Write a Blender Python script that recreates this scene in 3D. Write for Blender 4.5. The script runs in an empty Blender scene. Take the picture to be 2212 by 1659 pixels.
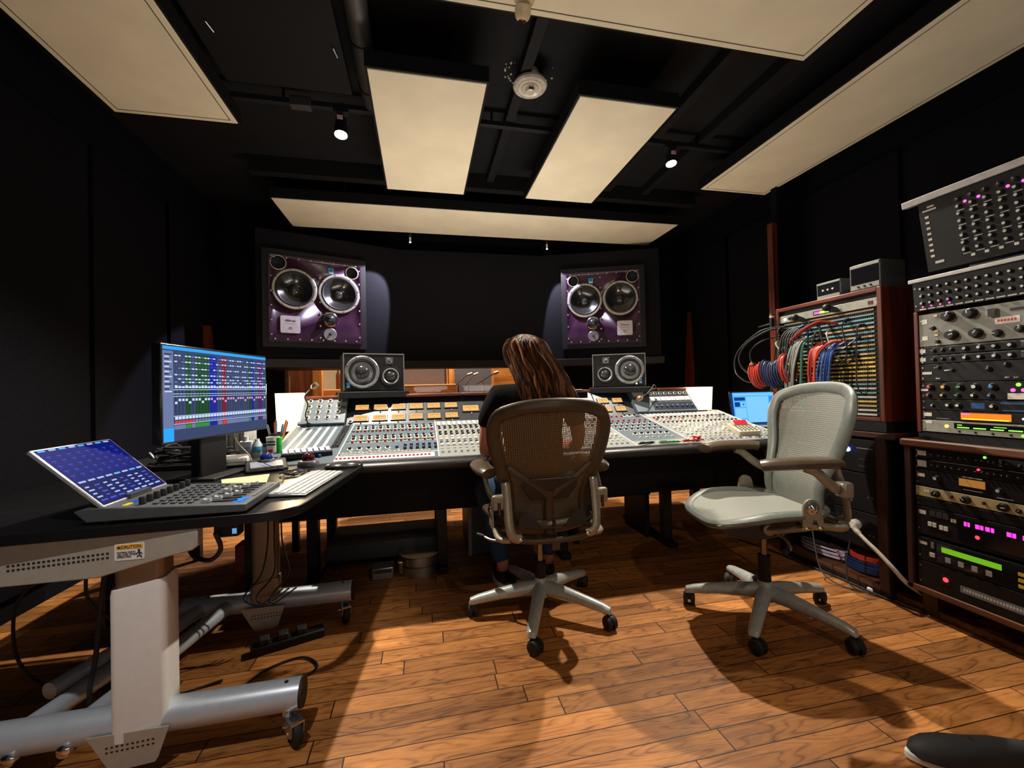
import bpy, bmesh, math, random
from mathutils import Vector, Matrix, Euler
PI = math.pi
rnd = random.Random(7)
SC = bpy.context.scene
COL = SC.collection

# ------------------------------------------------------------------ camera, world, lights, exposure
cam_d = bpy.data.cameras.new('camera')
cam = bpy.data.objects.new('camera', cam_d)
COL.objects.link(cam)
SC.camera = cam
cam_d.sensor_fit = 'HORIZONTAL'
cam_d.sensor_width = 36.0
cam_d.lens = 908.7 / 2212 * 36.0
cam_d.clip_start = 0.02
cam_d.clip_end = 60
YAW, PITCH, ROLL = .21083, .01208, -.022827
_f = Vector((math.sin(YAW) * math.cos(PITCH), math.cos(YAW) * math.cos(PITCH), math.sin(PITCH)))
_r0 = Vector((math.cos(YAW), -math.sin(YAW), 0))
_u0 = _r0.cross(_f)
_r = _r0 * math.cos(ROLL) + _u0 * math.sin(ROLL)
_u = -_r0 * math.sin(ROLL) + _u0 * math.cos(ROLL)
cam.matrix_world = Matrix(((_r.x, _u.x, -_f.x, 0), (_r.y, _u.y, -_f.y, 0), (_r.z, _u.z, -_f.z, 1.07), (0, 0, 0, 1)))

SC.view_settings.view_transform = 'Standard'
SC.view_settings.look = 'None'
SC.view_settings.gamma = 1
SC.view_settings.use_curve_mapping = False
SC.view_settings.exposure = 0.35
try:
    SC.cycles.sample_clamp_indirect = 4
except Exception:
    pass

world = bpy.data.worlds.new('studio_world')
SC.world = world
world.use_nodes = True
world.node_tree.nodes['Background'].inputs[0].default_value = (.62, .66, .80, 1)
world.node_tree.nodes['Background'].inputs[1].default_value = 0.04

def aim(o, frm, to):
    o.location = frm
    d = (Vector(to) - Vector(frm)).normalized()
    o.rotation_euler = d.to_track_quat('-Z', 'Y').to_euler()

def spot(name, frm, to, power, angle, col, blend=.25, r=.03):
    l = bpy.data.lights.new(name, 'SPOT')
    l.energy = power
    l.color = col
    l.spot_size = math.radians(angle)
    l.spot_blend = blend
    l.shadow_soft_size = r
    o = bpy.data.objects.new(name, l)
    COL.objects.link(o)
    aim(o, frm, to)
    return o

def area(name, frm, to, power, sx, sy, col):
    l = bpy.data.lights.new(name, 'AREA')
    l.shape = 'RECTANGLE'
    l.size, l.size_y = sx, sy
    l.energy = power
    l.color = col
    o = bpy.data.objects.new(name, l)
    COL.objects.link(o)
    aim(o, frm, to)
    return o

WARM = (1.0, .80, .56)
NEUT = (1.0, .90, .76)
COOL = (.80, .78, 1.0)
# the two track spots over the console
spot('track_spot_light', (-.466, 2.78, 2.66), (-.05, 2.1, 0), 230, 128, NEUT, .5, .022)
spot('track_spot_light', (1.845, 2.78, 2.69), (1.35, 2.1, 0), 230, 128, NEUT, .5, .022)
# the small spots that wash the main loudspeakers
spot('soffit_spot_light', (-.09, 4.40, 2.59), (-.93, 4.34, 1.50), 170, 55, COOL, .15, .012)
spot('soffit_spot_light', (1.38, 4.40, 2.59), (1.72, 4.46, 1.65), 110, 48, COOL, .15, .012)
# track spots behind the camera, over the back of the room
spot('rear_spot_light', (-.66, .36, 2.66), (-.86, 1.30, .4), 86, 44, (1, .95, .91), .5, .03)
spot('rear_spot_light', (1.2, -.9, 2.65), (1.25, 1.9, .5), 32, 46, WARM, .5, .03)
# added fill with no fixture, behind the camera, to brighten the hanging panels
area('added_panel_fill', (.6, -2.5, 1.0), (.6, -1.86, 2.76), 42, 3.0, 1.2, (1.0, .93, .82))
area('added_front_fill', (.65, 3.35, 1.1), (.65, 2.9, 2.7), 20, 2.2, .3, (1.0, .93, .80))  # also added, behind the meter bridge where no lamp stands

# ------------------------------------------------------------------ materials
def lin(c):
    c = c / 255
    return c / 12.92 if c <= .04045 else ((c + .055) / 1.055) ** 2.4

def S(r, g, b):
    return (lin(r), lin(g), lin(b))

MATS = {}
def mat(name, col=(.5, .5, .5), rough=.5, metal=0., emit=0., ecol=None, noise=.12, scale=40., bump=0., spec=.5, stretch=None):
    """A procedural material: a base colour broken up by noise, with optional bump and emission."""
    if name in MATS:
        return MATS[name]
    m = bpy.data.materials.new(name)
    m.use_nodes = True
    nt = m.node_tree
    N, L = nt.nodes, nt.links
    p = N['Principled BSDF']
    p.inputs['Roughness'].default_value = rough
    p.inputs['Metallic'].default_value = metal
    p.inputs['Specular IOR Level'].default_value = spec
    tc = N.new('ShaderNodeTexCoord')
    mp = N.new('ShaderNodeMapping')
    if stretch:
        mp.inputs['Scale'].default_value = stretch
    no = N.new('ShaderNodeTexNoise')
    no.inputs['Scale'].default_value = scale
    no.inputs['Detail'].default_value = 4
    L.new(tc.outputs['Object'], mp.inputs['Vector'])
    L.new(mp.outputs['Vector'], no.inputs['Vector'])
    cr = N.new('ShaderNodeValToRGB')
    a, b = 1 - noise, 1 + noise
    cr.color_ramp.elements[0].color = (col[0] * a, col[1] * a, col[2] * a, 1)
    cr.color_ramp.elements[1].color = (min(1, col[0] * b), min(1, col[1] * b), min(1, col[2] * b), 1)
    cr.color_ramp.elements[0].position = .3
    cr.color_ramp.elements[1].position = .7
    L.new(no.outputs['Fac'], cr.inputs['Fac'])
    L.new(cr.outputs['Color'], p.inputs['Base Color'])
    if bump:
        bn = N.new('ShaderNodeBump')
        bn.inputs['Strength'].default_value = bump
        bn.inputs['Distance'].default_value = .002
        L.new(no.outputs['Fac'], bn.inputs['Height'])
        L.new(bn.outputs['Normal'], p.inputs['Normal'])
    if emit:
        e = ecol or col
        p.inputs['Emission Color'].default_value = (*e, 1)
        p.inputs['Emission Strength'].default_value = emit
    MATS[name] = m
    return m

def wood(name, c0, c1, rough=.4, axis='x', scale=3.0):
    if name in MATS:
        return MATS[name]
    m = bpy.data.materials.new(name)
    m.use_nodes = True
    N, L = m.node_tree.nodes, m.node_tree.links
    p = N['Principled BSDF']
    p.inputs['Roughness'].default_value = rough
    tc = N.new('ShaderNodeTexCoord')
    mp = N.new('ShaderNodeMapping')
    mp.inputs['Scale'].default_value = {'x': (.6, 9, 9), 'y': (9, .6, 9), 'z': (9, 9, .6)}[axis]
    L.new(tc.outputs['Object'], mp.inputs['Vector'])
    no = N.new('ShaderNodeTexNoise')
    no.inputs['Scale'].default_value = scale
    no.inputs['Detail'].default_value = 7
    no.inputs['Distortion'].default_value = 1.2
    L.new(mp.outputs['Vector'], no.inputs['Vector'])
    cr = N.new('ShaderNodeValToRGB')
    cr.color_ramp.elements[0].color = (*c0, 1)
    cr.color_ramp.elements[1].color = (*c1, 1)
    cr.color_ramp.elements[0].position = .35
    cr.color_ramp.elements[1].position = .65
    L.new(no.outputs['Fac'], cr.inputs['Fac'])
    L.new(cr.outputs['Color'], p.inputs['Base Color'])
    MATS[name] = m
    return m

def glow(name, col, strength):
    if name in MATS:
        return MATS[name]
    m = bpy.data.materials.new(name)
    m.use_nodes = True
    N, L = m.node_tree.nodes, m.node_tree.links
    p = N['Principled BSDF']
    p.inputs['Base Color'].default_value = (col[0] * .04, col[1] * .04, col[2] * .04, 1)
    p.inputs['Roughness'].default_value = .5
    p.inputs['Specular IOR Level'].default_value = .04
    p.inputs['Emission Color'].default_value = (*col, 1)
    p.inputs['Emission Strength'].default_value = strength
    MATS[name] = m
    return m

def floor_material():
    m = bpy.data.materials.new('oak_floorboards')
    m.use_nodes = True
    N, L = m.node_tree.nodes, m.node_tree.links
    p = N['Principled BSDF']
    def math_(op, a, b=None, c=None):
        n = N.new('ShaderNodeMath')
        n.operation = op
        for i, v in enumerate((a, b, c)):
            if v is None:
                continue
            if isinstance(v, (int, float)):
                n.inputs[i].default_value = v
            else:
                L.new(v, n.inputs[i])
        return n.outputs[0]
    tc = N.new('ShaderNodeTexCoord')
    sp = N.new('ShaderNodeSeparateXYZ')
    L.new(tc.outputs['Object'], sp.inputs[0])
    BW = .083
    ry = math_('DIVIDE', sp.outputs['Y'], BW)
    row = math_('FLOOR', ry)
    fy = math_('FRACT', ry)
    w1 = N.new('ShaderNodeTexWhiteNoise')
    w1.noise_dimensions = '1D'
    L.new(row, w1.inputs['W'])
    ln = math_('MULTIPLY_ADD', w1.outputs['Value'], .55, .55)
    xo = math_('MULTIPLY_ADD', w1.outputs['Value'], 37.3, sp.outputs['X'])
    rx = math_('DIVIDE', xo, ln)
    ix = math_('FLOOR', rx)
    fx = math_('MULTIPLY', math_('FRACT', rx), ln)
    cid = N.new('ShaderNodeCombineXYZ')
    L.new(ix, cid.inputs[0])
    L.new(row, cid.inputs[1])
    w2 = N.new('ShaderNodeTexWhiteNoise')
    w2.noise_dimensions = '2D'
    L.new(cid.outputs[0], w2.inputs['Vector'])
    # grain, shifted per board
    gv = N.new('ShaderNodeCombineXYZ')
    L.new(math_('MULTIPLY_ADD', w2.outputs['Value'], 19.0, math_('MULTIPLY', sp.outputs['X'], 1.6)), gv.inputs[0])
    L.new(math_('MULTIPLY_ADD', w2.outputs['Value'], 7.0, math_('MULTIPLY', sp.outputs['Y'], 9.0)), gv.inputs[1])
    n1 = N.new('ShaderNodeTexNoise')
    n1.inputs['Scale'].default_value = 2.2
    n1.inputs['Detail'].default_value = 6
    n1.inputs['Roughness'].default_value = .6
    n1.inputs['Distortion'].default_value = .8
    L.new(gv.outputs[0], n1.inputs['Vector'])
    # cathedral figure: rings of a stretched noise
    n2 = N.new('ShaderNodeTexNoise')
    n2.inputs['Scale'].default_value = 1.0
    n2.inputs['Detail'].default_value = 2
    L.new(gv.outputs[0], n2.inputs['Vector'])
    ring = math_('FRACT', math_('MULTIPLY', n2.outputs['Fac'], 16.0))
    ring = math_('POWER', math_('ABSOLUTE', math_('SUBTRACT', ring, .5)), 3.0)
    fig = math_('SUBTRACT', math_('MULTIPLY_ADD', n1.outputs['Fac'], .85, .16), math_('MULTIPLY', ring, 1.5))
    # fine pores
    n3 = N.new('ShaderNodeTexNoise')
    n3.inputs['Scale'].default_value = 14
    n3.inputs['Detail'].default_value = 3
    L.new(gv.outputs[0], n3.inputs['Vector'])
    fig = math_('ADD', fig, math_('MULTIPLY', math_('SUBTRACT', n3.outputs['Fac'], .5), .28))
    cr = N.new('ShaderNodeValToRGB')
    e = cr.color_ramp.elements
    e[0].position, e[1].position = .25, .85
    e[0].color = (.10, .030, .008, 1)
    e[1].color = (.62, .262, .072, 1)
    k = e.new(.52)
    k.color = (.40, .155, .040, 1)
    L.new(fig, cr.inputs['Fac'])
    hv = N.new('ShaderNodeHueSaturation')
    L.new(cr.outputs['Color'], hv.inputs['Color'])
    L.new(math_('MULTIPLY_ADD', w2.outputs['Value'], .65, .62), hv.inputs['Value'])
    # gaps between boards
    g1 = math_('LESS_THAN', fy, .040)
    g2 = math_('LESS_THAN', fx, .0042)
    gap = math_('MAXIMUM', g1, g2)
    mx = N.new('ShaderNodeMix')
    mx.data_type = 'RGBA'
    L.new(gap, mx.inputs['Factor'])
    L.new(hv.outputs['Color'], mx.inputs['A'])
    mx.inputs['B'].default_value = (.012, .005, .002, 1)
    L.new(mx.outputs['Result'], p.inputs['Base Color'])
    L.new(math_('MULTIPLY_ADD', n1.outputs['Fac'], .25, .40), p.inputs['Roughness'])
    p.inputs['Specular IOR Level'].default_value = .28
    bn = N.new('ShaderNodeBump')
    bn.inputs['Strength'].default_value = .25
    bn.inputs['Distance'].default_value = .003
    L.new(math_('SUBTRACT', math_('MULTIPLY', fig, .3), gap), bn.inputs['Height'])
    L.new(bn.outputs['Normal'], p.inputs['Normal'])
    return m

M_FLOOR = floor_material()
M_WALL = mat('black_wall_fabric', (.0042, .0042, .0062), .95, noise=.25, scale=60, bump=.2, spec=.1)
M_CEIL = mat('black_ceiling_paint', (.0060, .0060, .0075), .8, noise=.25, scale=12, spec=.2)
M_PANELEDGE = mat('black_panel_edge', (.0055, .0055, .0062), .7, spec=.2)
M_FABRIC = mat('stained_cream_fabric', S(236, 226, 200), .95, noise=.07, scale=3.2, bump=.1, spec=.1)
M_GROOVE = mat('dark_panel_seam', (.10, .085, .06), .9)
M_SOFFIT = mat('charcoal_soffit_fabric', (.0075, .0072, .0098), .75, noise=.15, scale=50, spec=.12)
M_BLACK = mat('matte_black', (.007, .007, .008), .55, spec=.35)
M_BLACKGLOSS = mat('gloss_black', (.008, .008, .009), .22)
M_BLACKMETAL = mat('black_painted_metal', (.012, .012, .014), .45, .2, spec=.4)
M_RUBBER = mat('black_rubber', (.014, .013, .013), .7)
M_CHROME = mat('chrome', (.75, .75, .75), .15, 1., noise=.03)
M_STEEL = mat('brushed_steel', (.48, .48, .49), .34, 1., noise=.06, scale=120)
M_ALU = mat('silver_grey_paint', S(186, 188, 194), .38, .35, noise=.04, scale=80)
M_WHITE = mat('white_plastic', S(226, 226, 222), .45, noise=.03)
M_OFFW = mat('warm_white_paint', S(228, 226, 222), .5, noise=.03)
M_GREY = mat('mid_grey_plastic', S(120, 122, 124), .5)
M_DGREY = mat('dark_grey_plastic', S(52, 53, 56), .5)
M_REDWOOD = wood('red_mahogany', S(66, 24, 12), S(116, 48, 25), .42, 'x')
M_REDWOODZ = wood('red_mahogany_upright', S(60, 22, 12), S(108, 44, 23), .42, 'z')
M_WALNUT = wood('worn_walnut', S(74, 42, 24), S(120, 74, 44), .5, 'x')
M_WALNUTZ = wood('worn_walnut_upright', S(44, 22, 16), S(72, 36, 26), .5, 'z')
M_PINE = wood('honey_pine', S(168, 98, 38), S(214, 142, 66), .45, 'z')
M_PINEX = wood('honey_pine_board', S(168, 98, 38), S(214, 142, 66), .45, 'x')
M_BROWNWOOD = wood('brown_cabinet_wood', S(104, 52, 24), S(140, 76, 36), .45, 'z')

# ------------------------------------------------------------------ mesh helpers
class B:
    """Collects shapes in one bmesh; .obj() links them as one mesh object."""
    def __init__(s):
        s.bm = bmesh.new()
    def face(s, vs, mi=0):
        try:
            f = s.bm.faces.new(vs)
            f.material_index = mi
            return f
        except ValueError:
            return None
    def verts(s, ps):
        return [s.bm.verts.new(p) for p in ps]
    def box(s, x0, x1, y0, y1, z0, z1, mi=0, rot=None, ctr=None):
        ps = [Vector((x, y, z)) for z in (z0, z1) for y in (y0, y1) for x in (x0, x1)]
        if rot is not None:
            c = Vector(ctr) if ctr else Vector(((x0 + x1) / 2, (y0 + y1) / 2, (z0 + z1) / 2))
            r = Euler(rot).to_matrix()
            ps = [c + r @ (p - c) for p in ps]
        v = s.verts(ps)
        for q in ((0, 2, 3, 1), (4, 5, 7, 6), (0, 1, 5, 4), (2, 6, 7, 3), (0, 4, 6, 2), (1, 3, 7, 5)):
            s.face([v[i] for i in q], mi)
        return s
    def poly(s, pts, ext, mi=0):
        """Prism: closed outline PTS (3-D points) pushed along the vector EXT."""
        e = Vector(ext)
        a = s.verts([Vector(p) for p in pts])
        b = s.verts([Vector(p) + e for p in pts])
        s.face(list(reversed(a)), mi)
        s.face(b, mi)
        n = len(pts)
        for i in range(n):
            s.face([a[i], a[(i + 1) % n], b[(i + 1) % n], b[i]], mi)
        return s
    def quad(s, p, mi=0):
        s.face(s.verts(p), mi)
        return s
    def ring(s, c, ax, r, n, e=None):
        ax = Vector(ax).normalized()
        t = Vector(e) if e else (Vector((0, 0, 1)) if abs(ax.z) < .9 else Vector((1, 0, 0)))
        u = (t - ax * t.dot(ax)).normalized()
        w = ax.cross(u)
        ra, rb = r if isinstance(r, (tuple, list)) else (r, r)
        return s.verts([Vector(c) + u * (math.cos(2 * PI * i / n) * ra) + w * (math.sin(2 * PI * i / n) * rb) for i in range(n)])
    def loft(s, rings, mi=0, cap=(True, True), mis=None):
        n = len(rings[0])
        for k in range(len(rings) - 1):
            m = mis[k] if mis else mi
            for i in range(n):
                s.face([rings[k][i], rings[k][(i + 1) % n], rings[k + 1][(i + 1) % n], rings[k + 1][i]], m)
        if cap[0]:
            s.face(list(reversed(rings[0])), mis[0] if mis else mi)
        if cap[1]:
            s.face(rings[-1], mis[-1] if mis else mi)
        return s
    def cyl(s, p0, p1, r0, r1=None, n=16, mi=0, cap=(True, True)):
        p0, p1 = Vector(p0), Vector(p1)
        r1 = r0 if r1 is None else r1
        return s.loft([s.ring(p0, p1 - p0, r0, n), s.ring(p1, p1 - p0, r1, n)], mi, cap)
    def lathe(s, c, ax, prof, n=24, mi=0, mis=None, cap=(True, True)):
        """PROF: (radius, distance along AX) pairs."""
        c, ax = Vector(c), Vector(ax).normalized()
        rs = [s.ring(c + ax * h, ax, max(r, 1e-4), n) for r, h in prof]
        return s.loft(rs, mi, cap, mis)
    def tube(s, pts, r, n=8, mi=0, closed=False, cap=True, e=None):
        """Sweep; r is a number, a (ra, rb) pair, or a list of either, one per point."""
        P = [Vector(p) for p in pts]
        k = len(P)
        rs = r if isinstance(r, list) else [r] * k
        rings = []
        prev = None
        for i in range(k):
            if closed:
                t = P[(i + 1) % k] - P[i - 1]
            else:
                t = P[min(i + 1, k - 1)] - P[max(i - 1, 0)]
            t = t.normalized() if t.length > 1e-9 else Vector((0, 0, 1))
            up = Vector(e) if e else prev
            if up is None:
                up = Vector((0, 0, 1)) if abs(t.z) < .9 else Vector((1, 0, 0))
            u = up - t * up.dot(t)
            if u.length < 1e-5:
                u = t.orthogonal()
            u.normalize()
            prev = u
            w = t.cross(u)
            ra, rb = rs[i] if isinstance(rs[i], (tuple, list)) else (rs[i], rs[i])
            rings.append(s.verts([P[i] + u * (math.cos(2 * PI * j / n) * ra) + w * (math.sin(2 * PI * j / n) * rb) for j in range(n)]))
        if closed:
            rings.append(rings[0])
            return s.loft(rings, mi, (False, False))
        return s.loft(rings, mi, (cap, cap))
    def ball(s, c, r, mi=0, nu=16, nv=10):
        c = Vector(c)
        rr = r if isinstance(r, (tuple, list)) else (r, r, r)
        rings = []
        for k in range(1, nv):
            a = PI * k / nv
            rings.append(s.verts([c + Vector((math.sin(a) * math.cos(2 * PI * i / nu) * rr[0], math.sin(a) * math.sin(2 * PI * i / nu) * rr[1], -math.cos(a) * rr[2])) for i in range(nu)]))
        s.loft(rings, mi, (False, False))
        lo, hi = s.bm.verts.new(c - Vector((0, 0, rr[2]))), s.bm.verts.new(c + Vector((0, 0, rr[2])))
        for i in range(nu):
            s.face([lo, rings[0][(i + 1) % nu], rings[0][i]], mi)
            s.face([hi, rings[-1][i], rings[-1][(i + 1) % nu]], mi)
        return s
    def obj(s, name, mats, parent=None, loc=None, rot=None, smooth=40, bevel=0., world=False, seg=2):
        if world and parent is not None:
            s.bm.transform(WM[parent.name].inverted())
        bmesh.ops.recalc_face_normals(s.bm, faces=s.bm.faces[:])
        me = bpy.data.meshes.new(name)
        s.bm.to_mesh(me)
        s.bm.free()
        for m in (mats if isinstance(mats, (list, tuple)) else [mats]):
            me.materials.append(m)
        return link(name, me, parent, loc, rot, smooth, bevel, seg)

WM = {}
def link(name, me, parent=None, loc=None, rot=None, smooth=40, bevel=0., seg=2):
    o = bpy.data.objects.new(name, me)
    COL.objects.link(o)
    if loc is not None:
        o.location = loc
    if rot is not None:
        o.rotation_euler = rot
    if me is not None and smooth:
        me.polygons.foreach_set('use_smooth', [True] * len(me.polygons))
        me.set_sharp_from_angle(angle=math.radians(smooth))
    if bevel:
        b = o.modifiers.new('bevel', 'BEVEL')
        b.width = bevel
        b.segments = seg
        b.limit_method = 'ANGLE'
        b.angle_limit = math.radians(50)
    local = Matrix.Translation(o.location) @ Euler(o.rotation_euler).to_matrix().to_4x4()
    if parent is not None:
        o.parent = parent
        WM[o.name] = WM[parent.name] @ local
    else:
        WM[o.name] = local
    return o

def tag(o, label, cat, group=None):
    o['label'] = label
    o['category'] = cat
    if group:
        o['group'] = group
    return o

def thing(name, label, cat, loc=(0, 0, 0), rot=(0, 0, 0), group=None):
    o = link(name, None, None, loc, rot, 0)
    o.empty_display_size = .05
    return tag(o, label, cat, group)

def struct(o):
    o['kind'] = 'structure'
    return o

def copy_part(src, parent, loc, rot=None):
    """A repeat of a part that shares the mesh of SRC."""
    o = src.copy()
    COL.objects.link(o)
    o.parent = parent
    o.location = loc
    if rot is not None:
        o.rotation_euler = rot
    WM[o.name] = WM[parent.name] @ Matrix.Translation(o.location) @ Euler(o.rotation_euler).to_matrix().to_4x4()
    return o

def text_mesh(body, size, align='CENTER', thick=.0004):
    c = bpy.data.curves.new('lettering', 'FONT')
    c.body = body
    c.size = size
    c.align_x = align
    c.align_y = 'CENTER'
    c.extrude = thick
    t = bpy.data.objects.new('lettering', c)
    COL.objects.link(t)
    dg = bpy.context.evaluated_depsgraph_get()
    me = bpy.data.meshes.new_from_object(t.evaluated_get(dg))
    bpy.data.objects.remove(t)
    return me

def lettering(name, body, size, m, parent, loc, rot, align='CENTER'):
    me = text_mesh(body, size, align)
    me.materials.clear()
    me.materials.append(m)
    return link(name, me, parent, loc, rot, 0)

def bez(a, b, c, d, n=14):
    a, b, c, d = map(Vector, (a, b, c, d))
    return [a * (1 - t) ** 3 + b * 3 * t * (1 - t) ** 2 + c * 3 * t * t * (1 - t) + d * t ** 3 for t in [i / n for i in range(n + 1)]]

def smooth_path(pts, n=6):
    """Catmull-Rom through PTS."""
    P = [Vector(p) for p in pts]
    out = []
    for i in range(len(P) - 1):
        p0, p1, p2, p3 = P[max(i - 1, 0)], P[i], P[i + 1], P[min(i + 2, len(P) - 1)]
        for k in range(n):
            t = k / n
            out.append(.5 * ((2 * p1) + (p2 - p0) * t + (2 * p0 - 5 * p1 + 4 * p2 - p3) * t * t + (3 * p1 - p0 - 3 * p2 + p3) * t ** 3))
    out.append(P[-1])
    return out

def rrect(x0, x1, y0, y1, r, n=5):
    pts = []
    for cx, cy, a0 in ((x1 - r, y1 - r, 0), (x0 + r, y1 - r, 90), (x0 + r, y0 + r, 180), (x1 - r, y0 + r, 270)):
        for i in range(n + 1):
            a = math.radians(a0 + 90 * i / n)
            pts.append((cx + r * math.cos(a), cy + r * math.sin(a)))
    return pts

# ------------------------------------------------------------------ the room
XL, XR, ZC = -1.98, 3.18, 2.96
struct(B().box(XL - .1, XR + .1, -.55, 4.9, -.05, 0).obj('floor', M_FLOOR))
struct(B().box(XL - .1, XR + .1, -.55, 4.9, ZC, ZC + .1).obj('ceiling', M_CEIL))
b = B().box(XL - .1, XL, -.55, 4.9, 0, ZC)
for y in (.9, 1.75, 2.6, 3.45, 4.2):                # fabric panels with narrow joints
    b.box(XL, XL + .025, y - .40, y + .40, .12, 2.62)
struct(b.obj('wall_left', M_WALL))
b = B().box(XR, XR + .1, -.55, 4.9, 0, ZC)
for y in (.9, 1.75, 2.6, 3.45, 4.2):
    b.box(XR - .025, XR, y - .40, y + .40, .12, 2.62)
struct(b.obj('wall_right', M_WALL))
# front wall: the soffits above, the long low window below them
WX0, WX1, WZ0, WZ1 = -1.40, 1.12, .78, 1.32
b = B()
b.box(XL, XR, 4.78, 4.90, WZ1, ZC).box(XL, XR, 4.78, 4.90, 0, WZ0)
b.box(XL, WX0, 4.78, 4.90, WZ0, WZ1).box(WX1, XR, 4.78, 4.90, WZ0, WZ1)
struct(b.obj('wall_front', M_WALL))
ZS = 1.40
soff = [(-1.46, 4.20), (-.22, 4.65), (1.36, 4.65), (2.60, 4.20), (2.60, 4.775), (-1.46, 4.775)]
b = B().poly([(x, y, ZS) for x, y in soff], (0, 0, 2.60 - ZS))
struct(b.obj('wall_soffit', M_SOFFIT, bevel=.004))
lip = [(-1.46, 4.14), (-.25, 4.55), (1.39, 4.55), (2.60, 4.14), (2.60, 4.775), (-1.46, 4.775)]
struct(B().poly([(x, y, 1.315) for x, y in lip], (0, 0, .08)).obj('trim_1', M_BLACK, bevel=.004))
M_GLASS = bpy.data.materials.new('control_room_glass')
M_GLASS.use_nodes = True
_n, _l = M_GLASS.node_tree.nodes, M_GLASS.node_tree.links
_n.remove(_n['Principled BSDF'])
_t, _g, _m = _n.new('ShaderNodeBsdfTransparent'), _n.new('ShaderNodeBsdfGlossy'), _n.new('ShaderNodeMixShader')
_g.inputs['Roughness'].default_value = .03
_w = _n.new('ShaderNodeFresnel')
_w.inputs['IOR'].default_value = 1.35
_l.new(_w.outputs[0], _m.inputs[0])
_l.new(_t.outputs[0], _m.inputs[1])
_l.new(_g.outputs[0], _m.inputs[2])
_l.new(_m.outputs[0], _n['Material Output'].inputs[0])
w = struct(B().box(WX0, WX1, 4.83, 4.838, WZ0, WZ1).obj('window_1', M_GLASS))
b = B().box(WX0, WX0 + .03, 4.80, 4.87, WZ0, WZ1).box(WX1 - .03, WX1, 4.80, 4.87, WZ0, WZ1).box(WX0, WX1, 4.80, 4.87, WZ0, WZ0 + .03)
b.obj('window_frame', M_WALNUT, w, world=True)
# wood corner posts, the first two cut to the wedge that lamplight shows
struct(B().poly([(-1.98, 4.36, 0), (-1.86, 4.36, 0), (-1.875, 4.36, 1.30), (-1.905, 4.36, 1.72), (-1.98, 4.36, 1.72)], (0, .06, 0)).obj('trim_2', M_REDWOODZ))
struct(B().poly([(2.99, 4.36, 0), (3.12, 4.36, 0), (3.12, 4.36, 1.30), (3.095, 4.36, 1.93), (3.082, 4.36, 1.93), (3.03, 4.36, 1.25)], (0, .05, 0)).obj('trim_3', M_REDWOODZ))
struct(B().box(2.855, 2.905, 2.93, 2.985, 0, 2.40).obj('trim_4', M_REDWOODZ, bevel=.004))
struct(B().box(2.905, 3.18, 2.93, 2.985, 0, 2.95).obj('wall_right_return', M_WALL))
# plinth rail along the equipment row
struct(B().box(2.235, 2.29, -.5, 2.30, 0, .035).obj('baseboard_right', M_WALNUT, bevel=.004))

# ------------------------------------------------------------------ the live room beyond the glass
struct(B().box(-4, 5, 4.91, 9.0, -.05, 0).obj('floor_live_room', M_PINEX))
struct(B().box(-4, 5, 8.95, 9.0, 0, 3.2).obj('wall_live_room', mat('live_room_wall', S(150, 132, 104), .8, scale=4)))
struct(B().box(-4, 5, 4.91, 9.0, 3.2, 3.25).obj('ceiling_live_room', mat('live_room_ceiling', S(150, 132, 104), .8, scale=5)))
area('live_room_light', (-.4, 6.3, 3.1), (-.4, 6.6, 0), 240, 3.5, 1.6, (1.0, .86, .66))
w = thing('wooden_door', 'brown vertical-boarded wood door seen through the window at far left', 'door', (-1.75, 6.1, 0))
bd = B()
for i in range(7):
    bd.box(-.30 + i * .087, -.30 + i * .087 + .083, 0, .05, .02, 2.3)
bd.obj('door_panel', M_BROWNWOOD, w)
for sx, nm in ((-.42, 'left'), (.32, 'right')):
    B().box(sx, sx + .11, -.03, .07, 0, 2.45).obj('door_frame', M_PINE, w)
w = thing('wooden_shelf_unit', 'honey wood box shelf behind the glass beside the boarded door', 'shelf', (-1.15, 6.2, 0))
B().box(-.22, .42, 0, .4, 0, 1.12).obj('cabinet_body', M_PINEX, w, bevel=.01)
for i, (x, h, r) in enumerate(((-.02, .34, .03), (.12, .30, .035), (.24, .36, .03))):
    o = B().lathe((-1.15 + x, 6.4, 1.12), (0, 0, 1), [(r, 0), (r, h * .6), (r * .45, h * .75), (r * .4, h)], 10).obj('bottle', mat('brown_bottle_glass', S(96, 44, 20), .2))
    tag(o, ('leftmost', 'middle', 'rightmost')[i] + ' of three brown bottles on the box shelf behind the glass', 'bottle', 'bottles behind the glass')
w = thing('guitar_amplifier', 'dark grille-fronted amplifier cabinet behind the glass, right of left nearfield', 'amplifier', (.02, 6.3, 0))
B().box(-.34, .34, 0, .3, .62, 1.46).obj('cabinet_body', M_DGREY, w, bevel=.015)
B().box(-.31, .31, -.012, 0, .66, 1.42).obj('grille', mat('grey_grille_cloth', S(108, 100, 104), .9, scale=200, noise=.3), w)
w = thing('wooden_cabinet', 'light wood cupboard behind the glass, under the ceiling light', 'cabinet', (.42, 6.9, 0))
B().box(-.33, .33, 0, .4, 0, 1.5).obj('cabinet_body', M_PINE, w, bevel=.01)
B().box(-.005, .005, -.006, 0, .2, 1.48).obj('door_gap', M_BLACK, w)
w = thing('wooden_desk', 'low honey wood desk behind the glass with a small black handle', 'desk', (.06, 5.9, 0))
B().box(-.42, .42, 0, .5, .62, 1.16).obj('desk_body', M_PINEX, w, bevel=.01)
B().cyl((.16, -.02, 1.10), (.24, -.02, 1.12), .008, n=8).obj('handle', M_BLACK, w)
w = thing('gobo_panel', 'grey sound baffle with white edge behind the glass', 'baffle', (.78, 6.6, 0))
B().box(-.28, .3, 0, .08, 0, 1.5).obj('fabric_panel', mat('gobo_grey', S(96, 92, 100), .9, scale=80), w)
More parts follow.
